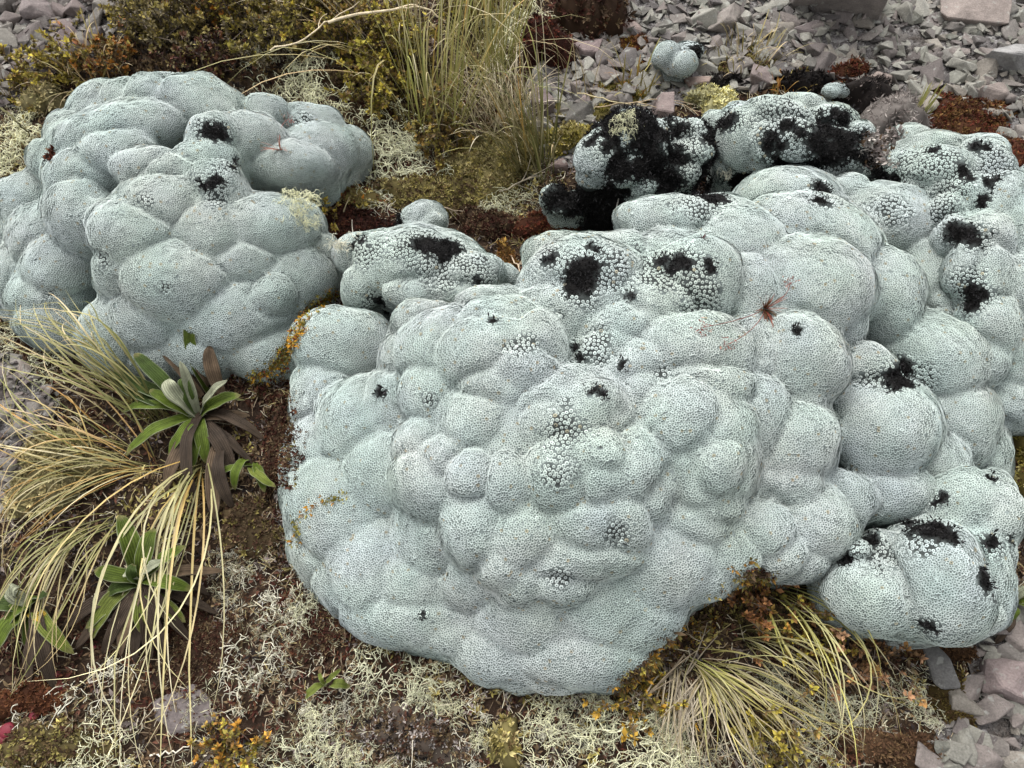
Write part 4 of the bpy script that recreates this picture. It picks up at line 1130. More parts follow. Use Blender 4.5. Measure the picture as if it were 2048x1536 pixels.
# moss creeping along the seam between two cushions
def seam(pts, width, n, cols, label, tips, seed, leaf=.006):
    rng = np.random.default_rng(seed)
    pts = np.array(pts, float)
    seg = np.linalg.norm(np.diff(pts, axis=0), axis=1); cum = np.concatenate([[0], np.cumsum(seg)])
    t = rng.uniform(0, cum[-1], n)
    x = np.interp(t, cum, pts[:, 0]) + rng.normal(0, width, n); y = np.interp(t, cum, pts[:, 1]) + rng.normal(0, width, n)
    P, Nn = [], []
    for a, b in zip(x, y):
        p, nn, _ = surf(a, b); P.append(p); Nn.append(nn)
    P = np.array(P); Nn = np.array(Nn) + rng.normal(0, .3, (n, 3)); Nn /= np.linalg.norm(Nn, axis=1)[:, None]
    C = pal(cols, n, rng); sel = rng.uniform(0, 1, n) < tips[1]; C[sel] = pal([tips[0]], int(sel.sum()), rng)
    fb = MB(); tufts(fb, P - Nn * .001, Nn, leaf * rng.uniform(.6, 1.4, n), C, rng=rng)
    o = fb.build('moss_strip', M_MOSS, smooth=False)
    tag(o, label, 'moss')
seam([(672, 585), (640, 605), (612, 622), (600, 660), (580, 690), (560, 725), (530, 745), (500, 760)], 7, 560, YGREEN[:3] + OLIVE[:2] + [(.12, .035, .02)], 'green and orange moss creeping along the seam between two cushions', ((.38, .19, .02), .25), 71)
seam([(545, 760), (560, 820), (570, 880), (560, 960)], 16, 900, DRED + BROWN, 'dark moss seam behind the strap-leaved rosette', ((.12, .10, .03), .1), 72)
seam([(590, 1085), (600, 1040), (640, 1005), (690, 990)], 5, 50, YGREEN[:2] + [(.20, .09, .02)], 'sparse yellow-green creeping sprig on the largest cushion', ((.38, .19, .02), .2), 73, leaf=.006)
seam([(1490, 1150), (1530, 1165), (1470, 1190), (1410, 1250), (1330, 1310), (1260, 1370), (1240, 1385)], 13, 900, BROWN + OLIVE[:3] + [(.22, .12, .03)], 'brown and orange creeping shrublet along the foot of the largest cushion', ((.36, .2, .03), .12), 74, leaf=.008)
seam([(95, 312), (102, 322), (108, 300)], 3, 30, RED, 'tiny red-brown scrap of moss on the broad cushion', ((.1, .03, .02), .1), 75, leaf=.007)
seam([(1790, 262), (1740, 300), (1760, 320)], 12, 350, GREYB + BROWN[:1], 'grey withered moss fringe beside the speckled cushion', ((.35, .3, .28), .2), 76, leaf=.009)

# ------------------------------------------------------------------ lichen: tangles of pale forked threads
def lichen_mesh(seed, roots, R, H, dep, curl, thick, col):
    rng = np.random.default_rng(seed); mb = MB()
    col = np.array(col)
    stack = []
    for _ in range(roots):
        r = R * math.sqrt(rng.uniform(0, .8)); a = rng.uniform(0, 6.28)
        v = np.array([math.cos(a) * rng.uniform(0, 1.2), math.sin(a) * rng.uniform(0, 1.2), rng.uniform(.2, 1)])
        stack.append((np.array([r * math.cos(a), r * math.sin(a), rng.uniform(-.004, H * .5)]), v, 0))
    while stack:
        p, v, d = stack.pop()
        L = rng.uniform(.009, .018) * (.9 ** d); n = 3
        pts = [p]; v = v / np.linalg.norm(v)
        bendv = rng.normal(0, curl, 3)
        for i in range(n):
            v = v + bendv * .5 + rng.normal(0, .16, 3)
            top = H * (1.1 - (p[0] ** 2 + p[1] ** 2) / (R * R * 1.5))
            if pts[-1][2] > top: v[2] -= .55
            if pts[-1][2] < .003: v[2] += .5
            v = v / np.linalg.norm(v); pts.append(pts[-1] + v * L / n)
        t = thick * (.86 ** d)
        tube(mb, np.array(pts), np.linspace(t, t * .8, n + 1), col * rng.uniform(.75, 1.15) * (.82 + .05 * d), 3)
        if d < dep:
            for _ in range(2 if rng.uniform() < .8 else 1):
                stack.append((pts[-1], v + rng.normal(0, .75, 3), d + 1))
    me = mesh_data('lichen_threads', np.concatenate(mb.V), [np.concatenate(mb.Q)], np.concatenate(mb.C), True)
    me.materials.append(M_LICHEN)
    return me
LC_Y, LC_W, LC_G = (.90, .89, .63), (.86, .83, .68), (.80, .80, .58)
LICH = {'dense': [lichen_mesh(40 + i, 38, .05, .030, 4, .5, .00075, LC_Y) for i in range(3)],
        'open': [lichen_mesh(50 + i, 14, .05, .016, 4, .35, .00095, LC_W) for i in range(3)],
        'loose': [lichen_mesh(60 + i, 26, .05, .024, 4, .45, .00085, LC_G) for i in range(3)]}
def lichen(px, py, r, kind, label, seed=0, zs=1.0):
    p, nn, on = surf(px, py)
    if on: p = GG(px, py) if not under_cushion(p[0], p[1]) else p
    o = obj('lichen_clump', LICH[kind][seed % 3], None)
    s = r * mpp(p) / .05
    o.location = Vector((float(p[0]), float(p[1]), float(p[2]) - .001))
    o.rotation_euler = (0, 0, seed * 1.7)
    o.scale = (s, s * 1.15, max(.6, s * zs))
    tag(o, label, 'lichen', 'pale branching lichen clumps')
    return o
LIST = [
 (512, 135, 50, 'loose', 'pale lichen tangle in front of the shrub, behind the broad cushion'),
 (488, 165, 34, 'open', 'open whitish lichen threads touching the back of the broad cushion'),
 (640, 172, 66, 'dense', 'dense pale yellow lichen mound in front of the dark shrub'),
 (600, 190, 40, 'dense', 'pale yellow lichen clump at the rear of the broad cushion'),
 (760, 240, 62, 'dense', 'dense pale lichen mass beside the lobe of the broad cushion under the tussock'),
 (800, 290, 50, 'loose', 'pale stringy lichen below the tussock base'),
 (770, 330, 60, 'loose', 'pale green lichen spilling beside the small lobe of the broad cushion'),
 (860, 335, 60, 'loose', 'tangled lichen on the olive moss below the tussock'),
 (720, 395, 44, 'loose', 'wispy lichen at the rim of the red-brown hollow'),
 (20, 300, 56, 'dense', 'large pale yellow lichen mass hugging the outer flank of the broad cushion'),
 (8, 350, 44, 'dense', 'pale yellow lichen lower on the outer flank of the broad cushion'),
 (40, 262, 40, 'dense', 'pale lichen beside the tan moss tuft'),
 (1040, 62, 56, 'dense', 'fluffy pale lichen beside the tussock and dark brown hump'),
 (1000, 100, 40, 'dense', 'fluffy pale lichen among the tussock leaves'),
 (1012, 400, 44, 'dense', 'bright pale lichen tuft behind the red-brown moss mat'),
 (950, 410, 36, 'open', 'thin white lichen threads beside the bright tuft'),
 (588, 410, 34, 'dense', 'pale yellow lichen on the cushion edge beside the red-brown hollow'),
 (612, 440, 22, 'dense', 'little pale lichen bunch hanging over the cushion edge'),
 (760, 415, 40, 'open', 'white lichen threads over the blackish moss bank'),
 (700, 490, 30, 'open', 'few white lichen forks at the mouth of the hollow'),
 (505, 1305, 62, 'open', 'large open net of white lichen on bare dark moss'),
 (470, 1360, 48, 'open', 'white lichen net beside the flat grey-mauve stone'),
 (560, 1230, 54, 'open', 'yellowish lichen net at the foot of the largest cushion'),
 (500, 1120, 40, 'open', 'sparse white lichen forks below the strap-leaved rosette'),
 (620, 1210, 40, 'loose', 'lichen threads under the overhang of the largest cushion'),
 (200, 1370, 56, 'open', 'white lichen net under the draping grass blades'),
 (85, 1450, 60, 'open', 'whitish lichen net beside the red berries'),
 (200, 1510, 56, 'dense', 'dense whitish lichen pile under the draping grass ends'),
 (780, 1330, 62, 'loose', 'stringy pale lichen under the rim of the largest cushion'),
 (870, 1370, 56, 'loose', 'tangled pale lichen in front of the notch in the cushion rim'),
 (690, 1380, 40, 'open', 'thin grey lichen threads beside the small green seedling'),
 (770, 1500, 44, 'loose', 'greenish lichen tuft on mottled moss'),
 (930, 1450, 48, 'open', 'white lichen forks on dark litter'),
 (1080, 1475, 56, 'dense', 'pale lichen pile beside the tufted olive moss bump'),
 (1260, 1490, 84, 'dense', 'biggest bright yellow-white lichen pile below the largest cushion'),
 (1200, 1440, 46, 'loose', 'pale lichen threads under the cushion foot beside the creeping shrublet'),
 (1340, 1520, 48, 'dense', 'bright lichen pile beside the fan of grey grass'),
 (640, 1440, 44, 'open', 'thin white lichen on mottled brown litter'),
 (600, 1510, 56, 'loose', 'pale lichen heap beside the dark low stone'),
 (1650, 1400, 44, 'loose', 'pale lichen on the brown slope'),
 (1720, 1390, 50, 'loose', 'grey-green lichen mound in the arching grass blades'),
 (1840, 1410, 40, 'loose', 'yellow-green lichen beside the brown-green moss strip'),
 (1640, 1510, 40, 'loose', 'pale lichen tuft on the rusty brown moss'),
 (1850, 1460, 36, 'open', 'thin pale lichen at the gravel corner'),
 (100, 730, 44, 'loose', 'pale lichen under the tan grass against the broad cushion'),
 (30, 690, 40, 'loose', 'pale lichen at the lower edge of the broad cushion'),
 (1250, 250, 24, 'dense', 'small pale lichen tuft behind the black clump'),
 (1440, 340, 20, 'open', 'tiny white lichen fork beside the pale and black clump'),
]
for i, (a, b, r, k, l) in enumerate(LIST): lichen(a, b, r, k, l, i)
_r = np.random.default_rng(5)
for i in range(34):          # scraps that only their place tells apart
    x, y = _r.uniform(430, 1500), _r.uniform(1390, 1560)
    if surf(x, y)[2]: continue
    lichen(x, y, _r.uniform(20, 44), ('open', 'loose', 'open', 'dense')[i % 4], 'small pale lichen scrap among litter below the largest cushion', i + 60)
for i in range(12):
    x, y = _r.uniform(440, 640), _r.uniform(1080, 1400)
    if surf(x, y)[2]: continue
    lichen(x, y, _r.uniform(18, 34), 'open', 'sparse white lichen scrap on the fine dark moss beside the largest cushion', i + 100)
for i in range(14):
    x, y = _r.uniform(780, 1060), _r.uniform(290, 440)
    if surf(x, y)[2]: continue
    lichen(x, y, _r.uniform(18, 36), ('open', 'loose')[i % 2], 'thin lichen scrap on the olive moss beds below the tussock', i + 130)
for i in range(10):
    x, y = _r.uniform(1540, 1860), _r.uniform(1340, 1540)
    lichen(x, y, _r.uniform(16, 34), ('open', 'loose')[i % 2], 'thin lichen scrap on the brown slope under the arching grass', i + 150)
print('moss, lichen t %.1f' % (time.time() - T0))
# ------------------------------------------------------------------ grass
STRAW = [(.44, .36, .22), (.38, .29, .16), (.52, .45, .31), (.33, .24, .12), (.36, .31, .15)]
GREEN = [(.17, .17, .05), (.13, .135, .04), (.23, .21, .075), (.29, .26, .11), (.10, .11, .036)]
MIXG = STRAW[:3] + GREEN + [(.40, .22, .06)]
GREYS = [(.30, .25, .18), (.38, .33, .25), (.22, .175, .12), (.34, .28, .15), (.44, .38, .27)]
def blade_cols(c0, c1, n):
    t = np.linspace(0, 1, n)[:, None]
    return np.clip(c0 * (1 - t) + c1 * t, 0, 1)
def upright(root_px, n, length, cols, label, seed, spread=.035, lean=(0, 0), tilt=.35, droop=.5, width=.0022, nsingle=36, base_cols=None, cat='grass', name='grass_tussock'):
    rng = np.random.default_rng(seed)
    c = GG(*root_px)
    root = thing(name, c, label, cat, 'grass tussocks')
    rest_b = MB()
    for i in range(n):
        a = rng.uniform(0, 6.28); r = spread * math.sqrt(rng.uniform())
        p = np.array([c[0] + r * math.cos(a), c[1] + r * math.sin(a), 0]); p[2] = gz(p[0], p[1]) - .004
        L = rng.uniform(*length)
        v = np.array([lean[0] + .6 * tilt * math.cos(a) * r / spread + rng.normal(0, tilt * .5), lean[1] + .6 * tilt * math.sin(a) * r / spread + rng.normal(0, tilt * .5), 1.0]); v /= np.linalg.norm(v)
        side = np.array([v[0], v[1], 0]) + rng.normal(0, .12, 3); side[2] = 0
        dr = droop * abs(rng.normal(.8, .4))
        p1 = p + v * L * .4; p2 = p + v * L * .75 + side * L * dr * .3; p3 = p + v * L * .95 + side * L * dr * .9 - np.array([0, 0, L * dr * .55])
        p3[2] = max(p3[2], gz(p3[0], p3[1]) + .004)
        k = 9
        P = bez(p, p1, p2, k, p3)
        t = np.linspace(0, 1, k)
        w = width * rng.uniform(.7, 1.3) * np.clip(np.minimum(.5 + 2 * t, 1) * (1 - t ** 3 * .92), .05, 1)
        c1 = pal(cols, 1, rng)[0]; c0 = pal(base_cols or cols, 1, rng)[0] * .8
        m = MB() if i < nsingle else rest_b
        ribbon(m, P, w, blade_cols(c0, c1 * 1.1, k), fold=.4)
        if i < nsingle: m.build('blade', M_GRASS, root)
    if rest_b.n: rest_b.build('blades', M_GRASS, root)['kind'] = 'stuff'
    return root
def drape(rootpts, tips, n, cols, label, seed, arch=.06, width=.0026, jit=(14, 10), nsingle=40, base_cols=None, curlend=0.0, lift=(.002, .03)):
    """blades that leave a root (pixel) and fall over to tips (pixels) spread on the ground"""
    rng = np.random.default_rng(seed)
    c = GG(*rootpts[0])
    root = thing('grass_tussock', c, label, 'grass', 'grass tussocks')
    rest_b = MB()
    tips = np.array(tips, float)
    for i in range(n):
        rp = rootpts[int(rng.integers(len(rootpts)))]
        p0 = GG(rp[0] + rng.normal(0, jit[0]), rp[1] + rng.normal(0, jit[1]), -.003)
        j = rng.uniform(0, len(tips) - 1); j0 = int(j)
        tp = tips[j0] * (1 - (j - j0)) + tips[min(j0 + 1, len(tips) - 1)] * (j - j0)
        reach = rng.uniform(.55, 1.08) if i > n * .35 else rng.uniform(.9, 1.08)
        tx, ty = rp[0] + (tp[0] - rp[0]) * reach + rng.normal(0, 14), rp[1] + (tp[1] - rp[1]) * reach + rng.normal(0, 14)
        p3 = GG(tx, ty, rng.uniform(*lift))
        L = np.linalg.norm(p3 - p0)
        h = arch * rng.uniform(.5, 1.3)
        sidev = np.cross(p3 - p0, [0, 0, 1.0]); sidev /= np.linalg.norm(sidev) + 1e-9
        b = rng.normal(0, .13) * L
        p1 = p0 + (p3 - p0) * .25 + np.array([0, 0, h * 1.25]) + sidev * b
        p2 = p0 + (p3 - p0) * .70 + np.array([0, 0, h * .9]) + sidev * b * 1.5
        k = 12
        P = bez(p0, p1, p2, k, p3)
        if rng.uniform() < .22:
            kk = int(rng.integers(6, 10)); off = sidev * rng.normal(0, .10) * L
            P[kk:] += off * np.linspace(0, 1, k - kk + 1)[1:, None]
        if curlend:
            tt = np.linspace(0, 1, k)[:, None]; P = P + sidev * (np.sin(tt * 5) * tt * tt * rng.normal(0, curlend) * L)
        t = np.linspace(0, 1, k)
        w = width * rng.uniform(.6, 1.25) * np.clip(np.minimum(.6 + 2 * t, 1) * (1 - t ** 3 * .9), .06, 1)
        c1 = pal(cols, 1, rng)[0]; c0 = pal(base_cols or cols, 1, rng)[0] * .9
        m = MB() if i < nsingle else rest_b
        ribbon(m, P, w, blade_cols(c0, c1 * 1.08, k), fold=.4)
        if i < nsingle: m.build('blade', M_GRASS, root)
    if rest_b.n: rest_b.build('blades', M_GRASS, root)['kind'] = 'stuff'
    return root

upright((872, 262), 84, (.26, .50), MIXG + STRAW + [(.5, .47, .2), (.56, .5, .3)], 'tall green and straw tussock standing between shrub and lichen', 201, spread=.05, lean=(.10, .05), tilt=.34, droop=.6, width=.0023, base_cols=[(.34, .33, .09), (.26, .27, .07), (.42, .38, .14)])
upright((985, 150), 70, (.26, .48), MIXG + STRAW + [(.5, .47, .2), (.56, .5, .3)], 'green tussock behind the fluffy pale lichen', 202, spread=.04, lean=(0, .1), tilt=.28, droop=.4, width=.0026, base_cols=[(.34, .33, .09), (.26, .27, .07), (.42, .38, .14)])
upright((800, 120), 34, (.22, .40), STRAW + GREEN[:1], 'dry straw-coloured grass lying over the shrub', 203, spread=.06, lean=(-.35, .05), tilt=.5, droop=.9, width=.0030)
upright((1068, 345), 110, (.16, .33), MIXG, 'fanned grass tuft growing from the olive moss', 204, spread=.035, lean=(-.28, .10), tilt=.34, droop=.3, width=.0026, base_cols=GREEN)
upright((990, 240), 160, (.06, .13), [(.55, .48, .33), (.62, .55, .40), (.44, .36, .24)], 'short bleached straw tuft behind the fanned grass', 205, spread=.06, tilt=.6, droop=.5, width=.0022, nsingle=20)
upright((1165, 200), 12, (.10, .22), STRAW[:2], 'few thin dry stalks over the scree pocket', 206, spread=.02, lean=(-.4, 0), tilt=.5, droop=.4, width=.0016, nsingle=12)
upright((1490, 125), 70, (.04, .10), OLIVE[:3] + STRAW[:2], 'little dry tufted grass on the scree', 207, spread=.05, tilt=.6, droop=.5, width=.0022, nsingle=20)
upright((1832, 242), 14, (.05, .10), [(.30, .32, .09), (.42, .40, .14)], 'thin green shoots in front of the pale flat stone', 208, spread=.014, tilt=.12, droop=.15, width=.0022, nsingle=14)
upright((185, 160), 60, (.05, .12), OLIVE + STRAW[:2] + [(.25, .1, .02)], 'little orange-green grass tuft behind the broad cushion', 209, spread=.05, tilt=.6, droop=.5, width=.0024, nsingle=20)
upright((1270, 185), 30, (.04, .10), YGREEN + [(.35, .16, .03)], 'rusty spiky grass tuft in the green moss patch', 210, spread=.03, tilt=.6, droop=.4, width=.003, nsingle=16)
upright((1570, 205), 30, (.03, .06), [(.36, .13, .02), (.30, .2, .05), (.2, .16, .04)], 'orange spiky tuft among the black litter', 211, spread=.03, tilt=.8, droop=.4, width=.003, nsingle=16)
upright((1425, 315), 26, (.04, .09), OLIVE + STRAW[:2], 'dry grass tuft wedged between two dark cushion clumps', 212, spread=.025, tilt=.6, droop=.4, width=.002, nsingle=14)
upright((655, 470), 26, (.03, .07), OLIVE + STRAW[1:3] + BROWN[:1], 'sparse dry grass in the red-brown hollow', 213, spread=.03, tilt=.9, droop=.6, width=.0018, nsingle=16)

drape([(250, 905), (300, 940), (210, 960)], [(0, 650), (-30, 720), (-40, 800), (-30, 880), (-20, 950), (-30, 1030), (-10, 1100), (0, 1170)], 74, STRAW + MIXG[3:5] + [(.42, .24, .07)], 'big drooping tan and green tussock beside the strap-leaved rosette', 221, arch=.075, width=.0017, base_cols=GREEN[:4] + [(.35, .2, .05)], nsingle=60)
drape([(330, 850), (290, 800)], [(30, 545), (80, 590), (0, 690), (-30, 640), (150, 610)], 46, GREEN[:4] + STRAW[:2], 'green grass leaning over the foot of the broad cushion', 222, arch=.07, width=.0024, base_cols=GREEN, nsingle=30, lift=(.05, .13))
drape([(412, 925), (395, 950)], [(5, 1380), (60, 1440), (150, 1480), (270, 1536), (280, 1500), (330, 1560), (400, 1500), (405, 1440)], 26, [(.62, .56, .38), (.56, .50, .30), (.50, .46, .24)], 'pale bundle of long grass blades draped down over the lower rosette', 223, arch=.085, width=.0025, base_cols=GREEN[:4] + [(.4, .24, .05)], nsingle=26, lift=(.006, .03), jit=(10, 8))
drape([(170, 1060), (240, 1040)], [(-10, 1250), (-20, 1330), (0, 1420), (70, 1330), (120, 1400)], 34, STRAW + GREEN[:3], 'yellowish grass bundle sweeping past the corner rosette', 224, arch=.06, width=.0018, base_cols=GREEN[:4], nsingle=30)
drape([(1385, 1320), (1405, 1335)], [(1420, 1536), (1480, 1560), (1560, 1550), (1640, 1536), (1700, 1500), (1730, 1490)], 78, GREYS + [(.5, .42, .16), (.36, .30, .09)], 'fan of grey and yellow grass on dark moss below the largest cushion', 225, arch=.05, width=.0017, base_cols=[(.30, .30, .08), (.22, .2, .06), (.36, .3, .2)], nsingle=44)
drape([(1490, 1262), (1475, 1275)], [(1600, 1340), (1660, 1400), (1720, 1450), (1780, 1430), (1640, 1480)], 24, GREYS + [(.5, .42, .16)], 'small arching grass tuft above the grey fan', 226, arch=.06, width=.0018, base_cols=GREEN, nsingle=24)
drape([(1530, 1185), (1545, 1180)], [(1640, 1480), (1680, 1540), (1790, 1480), (1820, 1310)], 16, [(.50, .44, .2), (.42, .38, .13), (.55, .5, .3)], 'few long yellow blades arching from the notch under the largest cushion', 227, arch=.10, width=.0020, base_cols=[(.3, .3, .07)], nsingle=16)
drape([(1420, 1330), (1350, 1330)], [(1300, 1480), (1340, 1520), (1400, 1530)], 50, GREYS, 'withered grey thatch at the root of the grass fan', 228, arch=.025, width=.0018, nsingle=20, base_cols=GREYS)
print('grass t %.1f' % (time.time() - T0))

# ------------------------------------------------------------------ strap-leaved rosettes
def mat_strap():
    m, nt, b = nodes_of('strap_leaf')
    at = N(nt, 'ShaderNodeAttribute', attribute_name='col')
    tc = N(nt, 'ShaderNodeTexCoord')
    nz = N(nt, 'ShaderNodeTexNoise'); nz.inputs['Scale'].default_value = 60; nz.inputs['Detail'].default_value = 5
    nt.links.new(tc.outputs['Object'], nz.inputs['Vector'])
    mr = N(nt, 'ShaderNodeMapRange'); mr.inputs['From Min'].default_value = .3; mr.inputs['From Max'].default_value = .7; mr.inputs['To Min'].default_value = .65; mr.inputs['To Max'].default_value = 1.3
    nt.links.new(nz.outputs['Fac'], mr.inputs['Value'])
    sc = N(nt, 'ShaderNodeVectorMath', operation='SCALE'); nt.links.new(at.outputs['Color'], sc.inputs[0]); nt.links.new(mr.outputs[0], sc.inputs['Scale'])
    ua = N(nt, 'ShaderNodeAttribute', attribute_name='across')
    nd = N(nt, 'ShaderNodeMath', operation='MULTIPLY_ADD'); nd.inputs[1].default_value = 46.0
    nt.links.new(ua.outputs['Fac'], nd.inputs[0]); nt.links.new(nz.outputs['Fac'], nd.inputs[2])
    sn = N(nt, 'ShaderNodeMath', operation='SINE'); nt.links.new(nd.outputs[0], sn.inputs[0])
    vr = N(nt, 'ShaderNodeMapRange'); vr.inputs['From Min'].default_value = -1; vr.inputs['To Min'].default_value = .72; vr.inputs['To Max'].default_value = 1.15
    nt.links.new(sn.outputs[0], vr.inputs['Value'])
    s2 = N(nt, 'ShaderNodeVectorMath', operation='SCALE'); nt.links.new(sc.outputs[0], s2.inputs[0]); nt.links.new(vr.outputs[0], s2.inputs['Scale'])
    nt.links.new(s2.outputs[0], b.inputs['Base Color'])
    b.inputs['Roughness'].default_value = .65; b.inputs['Specular IOR Level'].default_value = .12
    n2 = N(nt, 'ShaderNodeTexNoise'); n2.inputs['Scale'].default_value = 220
    nt.links.new(tc.outputs['Object'], n2.inputs['Vector'])
    bp = N(nt, 'ShaderNodeBump'); bp.inputs['Strength'].default_value = .35; bp.inputs['Distance'].default_value = .002
    ad = N(nt, 'ShaderNodeMath', operation='MULTIPLY_ADD'); ad.inputs[1].default_value = .5
    nt.links.new(sn.outputs[0], ad.inputs[0]); nt.links.new(n2.outputs['Fac'], ad.inputs[2])
    nt.links.new(ad.outputs[0], bp.inputs['Height']); nt.links.new(bp.outputs[0], b.inputs['Normal'])
    return m
M_STRAP = mat_strap()
LEAFC = {'g': ((.062, .088, .012), (.24, .26, .15)), 'd': ((.036, .056, .012), (.20, .23, .14)), 'y': ((.095, .115, .022), (.30, .32, .18)),
         'p': ((.24, .25, .17), (.28, .29, .21)), 'b': ((.095, .066, .042), (.15, .12, .085)), 'k': ((.042, .030, .021), (.08, .06, .045)), 'o': ((.30, .20, .03), (.3, .3, .12))}
def strap(root, base, tip, wpx, kind, rng, arch=.03, twist=0.0, fold=.30):
    P0, P3 = np.asarray(base, float), np.asarray(tip, float)
    L = np.linalg.norm(P3 - P0)
    sd = np.cross(P3 - P0, [0, 0, 1.0]); sd /= np.linalg.norm(sd) + 1e-9
    b = rng.normal(0, .05) * L
    P1 = P0 + (P3 - P0) * .3 + np.array([0, 0, arch]) + sd * b; P2 = P0 + (P3 - P0) * .72 + np.array([0, 0, arch * .8]) + sd * b
    k = 15
    P = bez(P0, P1, P2, k, P3)
    T, S, Nn = frames(P)
    if Nn[:, 2].mean() < 0: Nn = -Nn; S = -S
    tw = np.linspace(0, 1, k) * twist + rng.normal(0, .12)
    S2 = S * np.cos(tw)[:, None] + Nn * np.sin(tw)[:, None]; N2 = np.cross(S2, T); N2 *= np.sign((N2 * Nn).sum(1))[:, None]
    t = np.linspace(0, 1, k)
    w = (.85 if kind in 'bk' else .98) * wpx * mpp((P0 + P3) / 2) * np.clip(np.sin(np.pi * np.clip(.12 + .88 * t, 0, 1)) ** .62 * (1 - .25 * (1 - t)), .04, 1); w[-1] *= .2
    us = np.array([-.5, -.44, -.22, 0, .22, .44, .5])
    prof = np.array([.0, 1, .62, 0, .62, 1, .0]) * fold * .5; prof[0] = prof[-1] = fold * .5 * 1.0
    wav = .0012 * np.sin(t * 17 + rng.uniform(0, 6))
    V = P[:, None] + w[:, None, None] * us[None, :, None] * S2[:, None] + (w[:, None] * prof[None, :] * .8 + wav[:, None] * np.abs(us)[None, :] * 2)[..., None] * N2[:, None]
    c, under = np.array(LEAFC[kind][0]), np.array(LEAFC[kind][1])
    c = c * rng.uniform(.8, 1.25)
    rib = np.array([.75, 1.0, 1.08, .80, 1.08, 1.0, .75])
    C = c[None, None, :] * rib[None, :, None] * np.ones((k, 7, 1))
    C[:, 0] = C[:, -1] = under * (.8 if kind in 'gdy' else .6)
    if kind in 'gdy': C[-2:] = C[-2:] * .5 + np.array([.2, .17, .08]) * .5
    mb = MB(); idx = np.arange(k * 7).reshape(k, 7)
    q = np.stack([idx[:-1, :-1], idx[:-1, 1:], idx[1:, 1:], idx[1:, :-1]], -1).reshape(-1, 4)
    mb.add(V.reshape(-1, 3), C.reshape(-1, 3), Q=q)
    V2 = V - N2[:, None] * .0011
    mb.add(V2.reshape(-1, 3), np.broadcast_to(under, (k * 7, 3)), Q=q[:, ::-1])
    e = []
    for j in (0, 6):
        for i in range(k - 1): e.append((idx[i, j], idx[i + 1, j], idx[i + 1, j] + k * 7, idx[i, j] + k * 7))
    mb.Q.append(np.array(e))
    nm = 'dead_leaf' if kind in 'bk' else 'leaf'
    o = obj(nm, mesh_data(nm, np.concatenate(mb.V), [np.concatenate(mb.Q)], np.concatenate(mb.C), True, {'across': np.tile(us, 2 * k)}), M_STRAP, root)
    return o
def rosette_plant(center, leaves, label, seed, zc=.012):
    rng = np.random.default_rng(seed)
    c = GG(*center, zc)
    root = thing('strap_leaved_plant', GG(*center), label, 'plant', 'strap-leaved rosettes')
    for (tx, ty, lift, w, kind, *rest) in leaves:
        bx, by = rest if rest else center
        b = GG(bx, by, zc) + rng.normal(0, .004, 3)
        strap(root, b, GG(tx, ty, lift), w, kind, rng, arch=rng.uniform(.012, .035), twist=rng.normal(0, .25))
    return root
rosette_plant((400, 835), [
 (392, 606, .10, 26, 'g', 410, 770), (268, 706, .07, 36, 'd'), (205, 742, .05, 40, 'd'), (232, 762, .035, 34, 'd'), (243, 824, .03, 28, 'g'), (252, 912, .015, 34, 'g'), (335, 918, .012, 26, 'g'),
 (338, 758, .08, 40, 'p'), (360, 722, .09, 24, 'p'), (482, 790, .05, 34, 'g'), (372, 752, .06, 30, 'd'), (380, 950, .01, 30, 'g'), (415, 930, .012, 32, 'g'), (490, 800, .03, 22, 'y'), (300, 780, .06, 30, 'g'), (455, 760, .07, 20, 'p'),
 (352, 660, .05, 44, 'k', 400, 780), (318, 690, .04, 34, 'b', 400, 790), (400, 680, .05, 40, 'b', 420, 780), (420, 690, .07, 40, 'b', 445, 790), (500, 830, .02, 30, 'b'), (530, 880, .012, 30, 'k'), (470, 950, .006, 42, 'k'), (430, 1040, .006, 44, 'b', 440, 890), (330, 985, .006, 44, 'b'), (470, 1020, .006, 34, 'k', 450, 900), (395, 1000, .006, 36, 'k'), (505, 930, .008, 26, 'k')],
 'large green strap-leaved rosette with pale leaf backs, against the broad cushion', 301, .02)
rosette_plant((498, 925), [(552, 975, .02, 24, 'y'), (530, 985, .015, 24, 'g'), (470, 980, .012, 22, 'g'), (430, 955, .02, 18, 'g')], 'small bright green offshoot rosette below the large one', 302)
rosette_plant((288, 1165), [(238, 1030, .05, 46, 'g'), (308, 1055, .05, 40, 'g'), (192, 1138, .04, 38, 'g'), (372, 1092, .05, 36, 'g'), (388, 1180, .03, 34, 'g'), (172, 1258, .02, 40, 'y'), (182, 1280, .012, 44, 'y'), (285, 1268, .02, 34, 'y'), (372, 1245, .02, 34, 'y'), (270, 1130, .05, 24, 'd'), (330, 1120, .05, 24, 'p'), (245, 1150, .05, 22, 'p'), (215, 1190, .03, 36, 'd'),
 (122, 1265, .008, 38, 'k'), (150, 1298, .006, 44, 'k'), (205, 1310, .006, 36, 'k'), (242, 1312, .006, 36, 'b'), (300, 1325, .006, 36, 'k'), (335, 1330, .006, 34, 'k'), (385, 1285, .006, 32, 'k'), (440, 1228, .006, 30, 'k'), (452, 1145, .012, 40, 'b'), (420, 1190, .008, 30, 'k'), (270, 1330, .006, 30, 'k')],
 'flat green strap-leaved rosette ringed by dead grey leaves, under draping grass', 303, .018)
rosette_plant((75, 1212), [(-15, 1208, .03, 44, 'd'), (18, 1182, .05, 34, 'p'), (40, 1172, .06, 34, 'p'), (-5, 1312, .015, 46, 'g'), (104, 1244, .03, 30, 'o'), (148, 1308, .012, 36, 'y'), (60, 1300, .01, 40, 'g'), (100, 1190, .05, 28, 'd'), (10, 1260, .02, 40, 'g'), (110, 1380, .005, 40, 'k'), (60, 1370, .005, 36, 'k')],
 'corner strap-leaved rosette with one yellowing leaf', 304, .018)
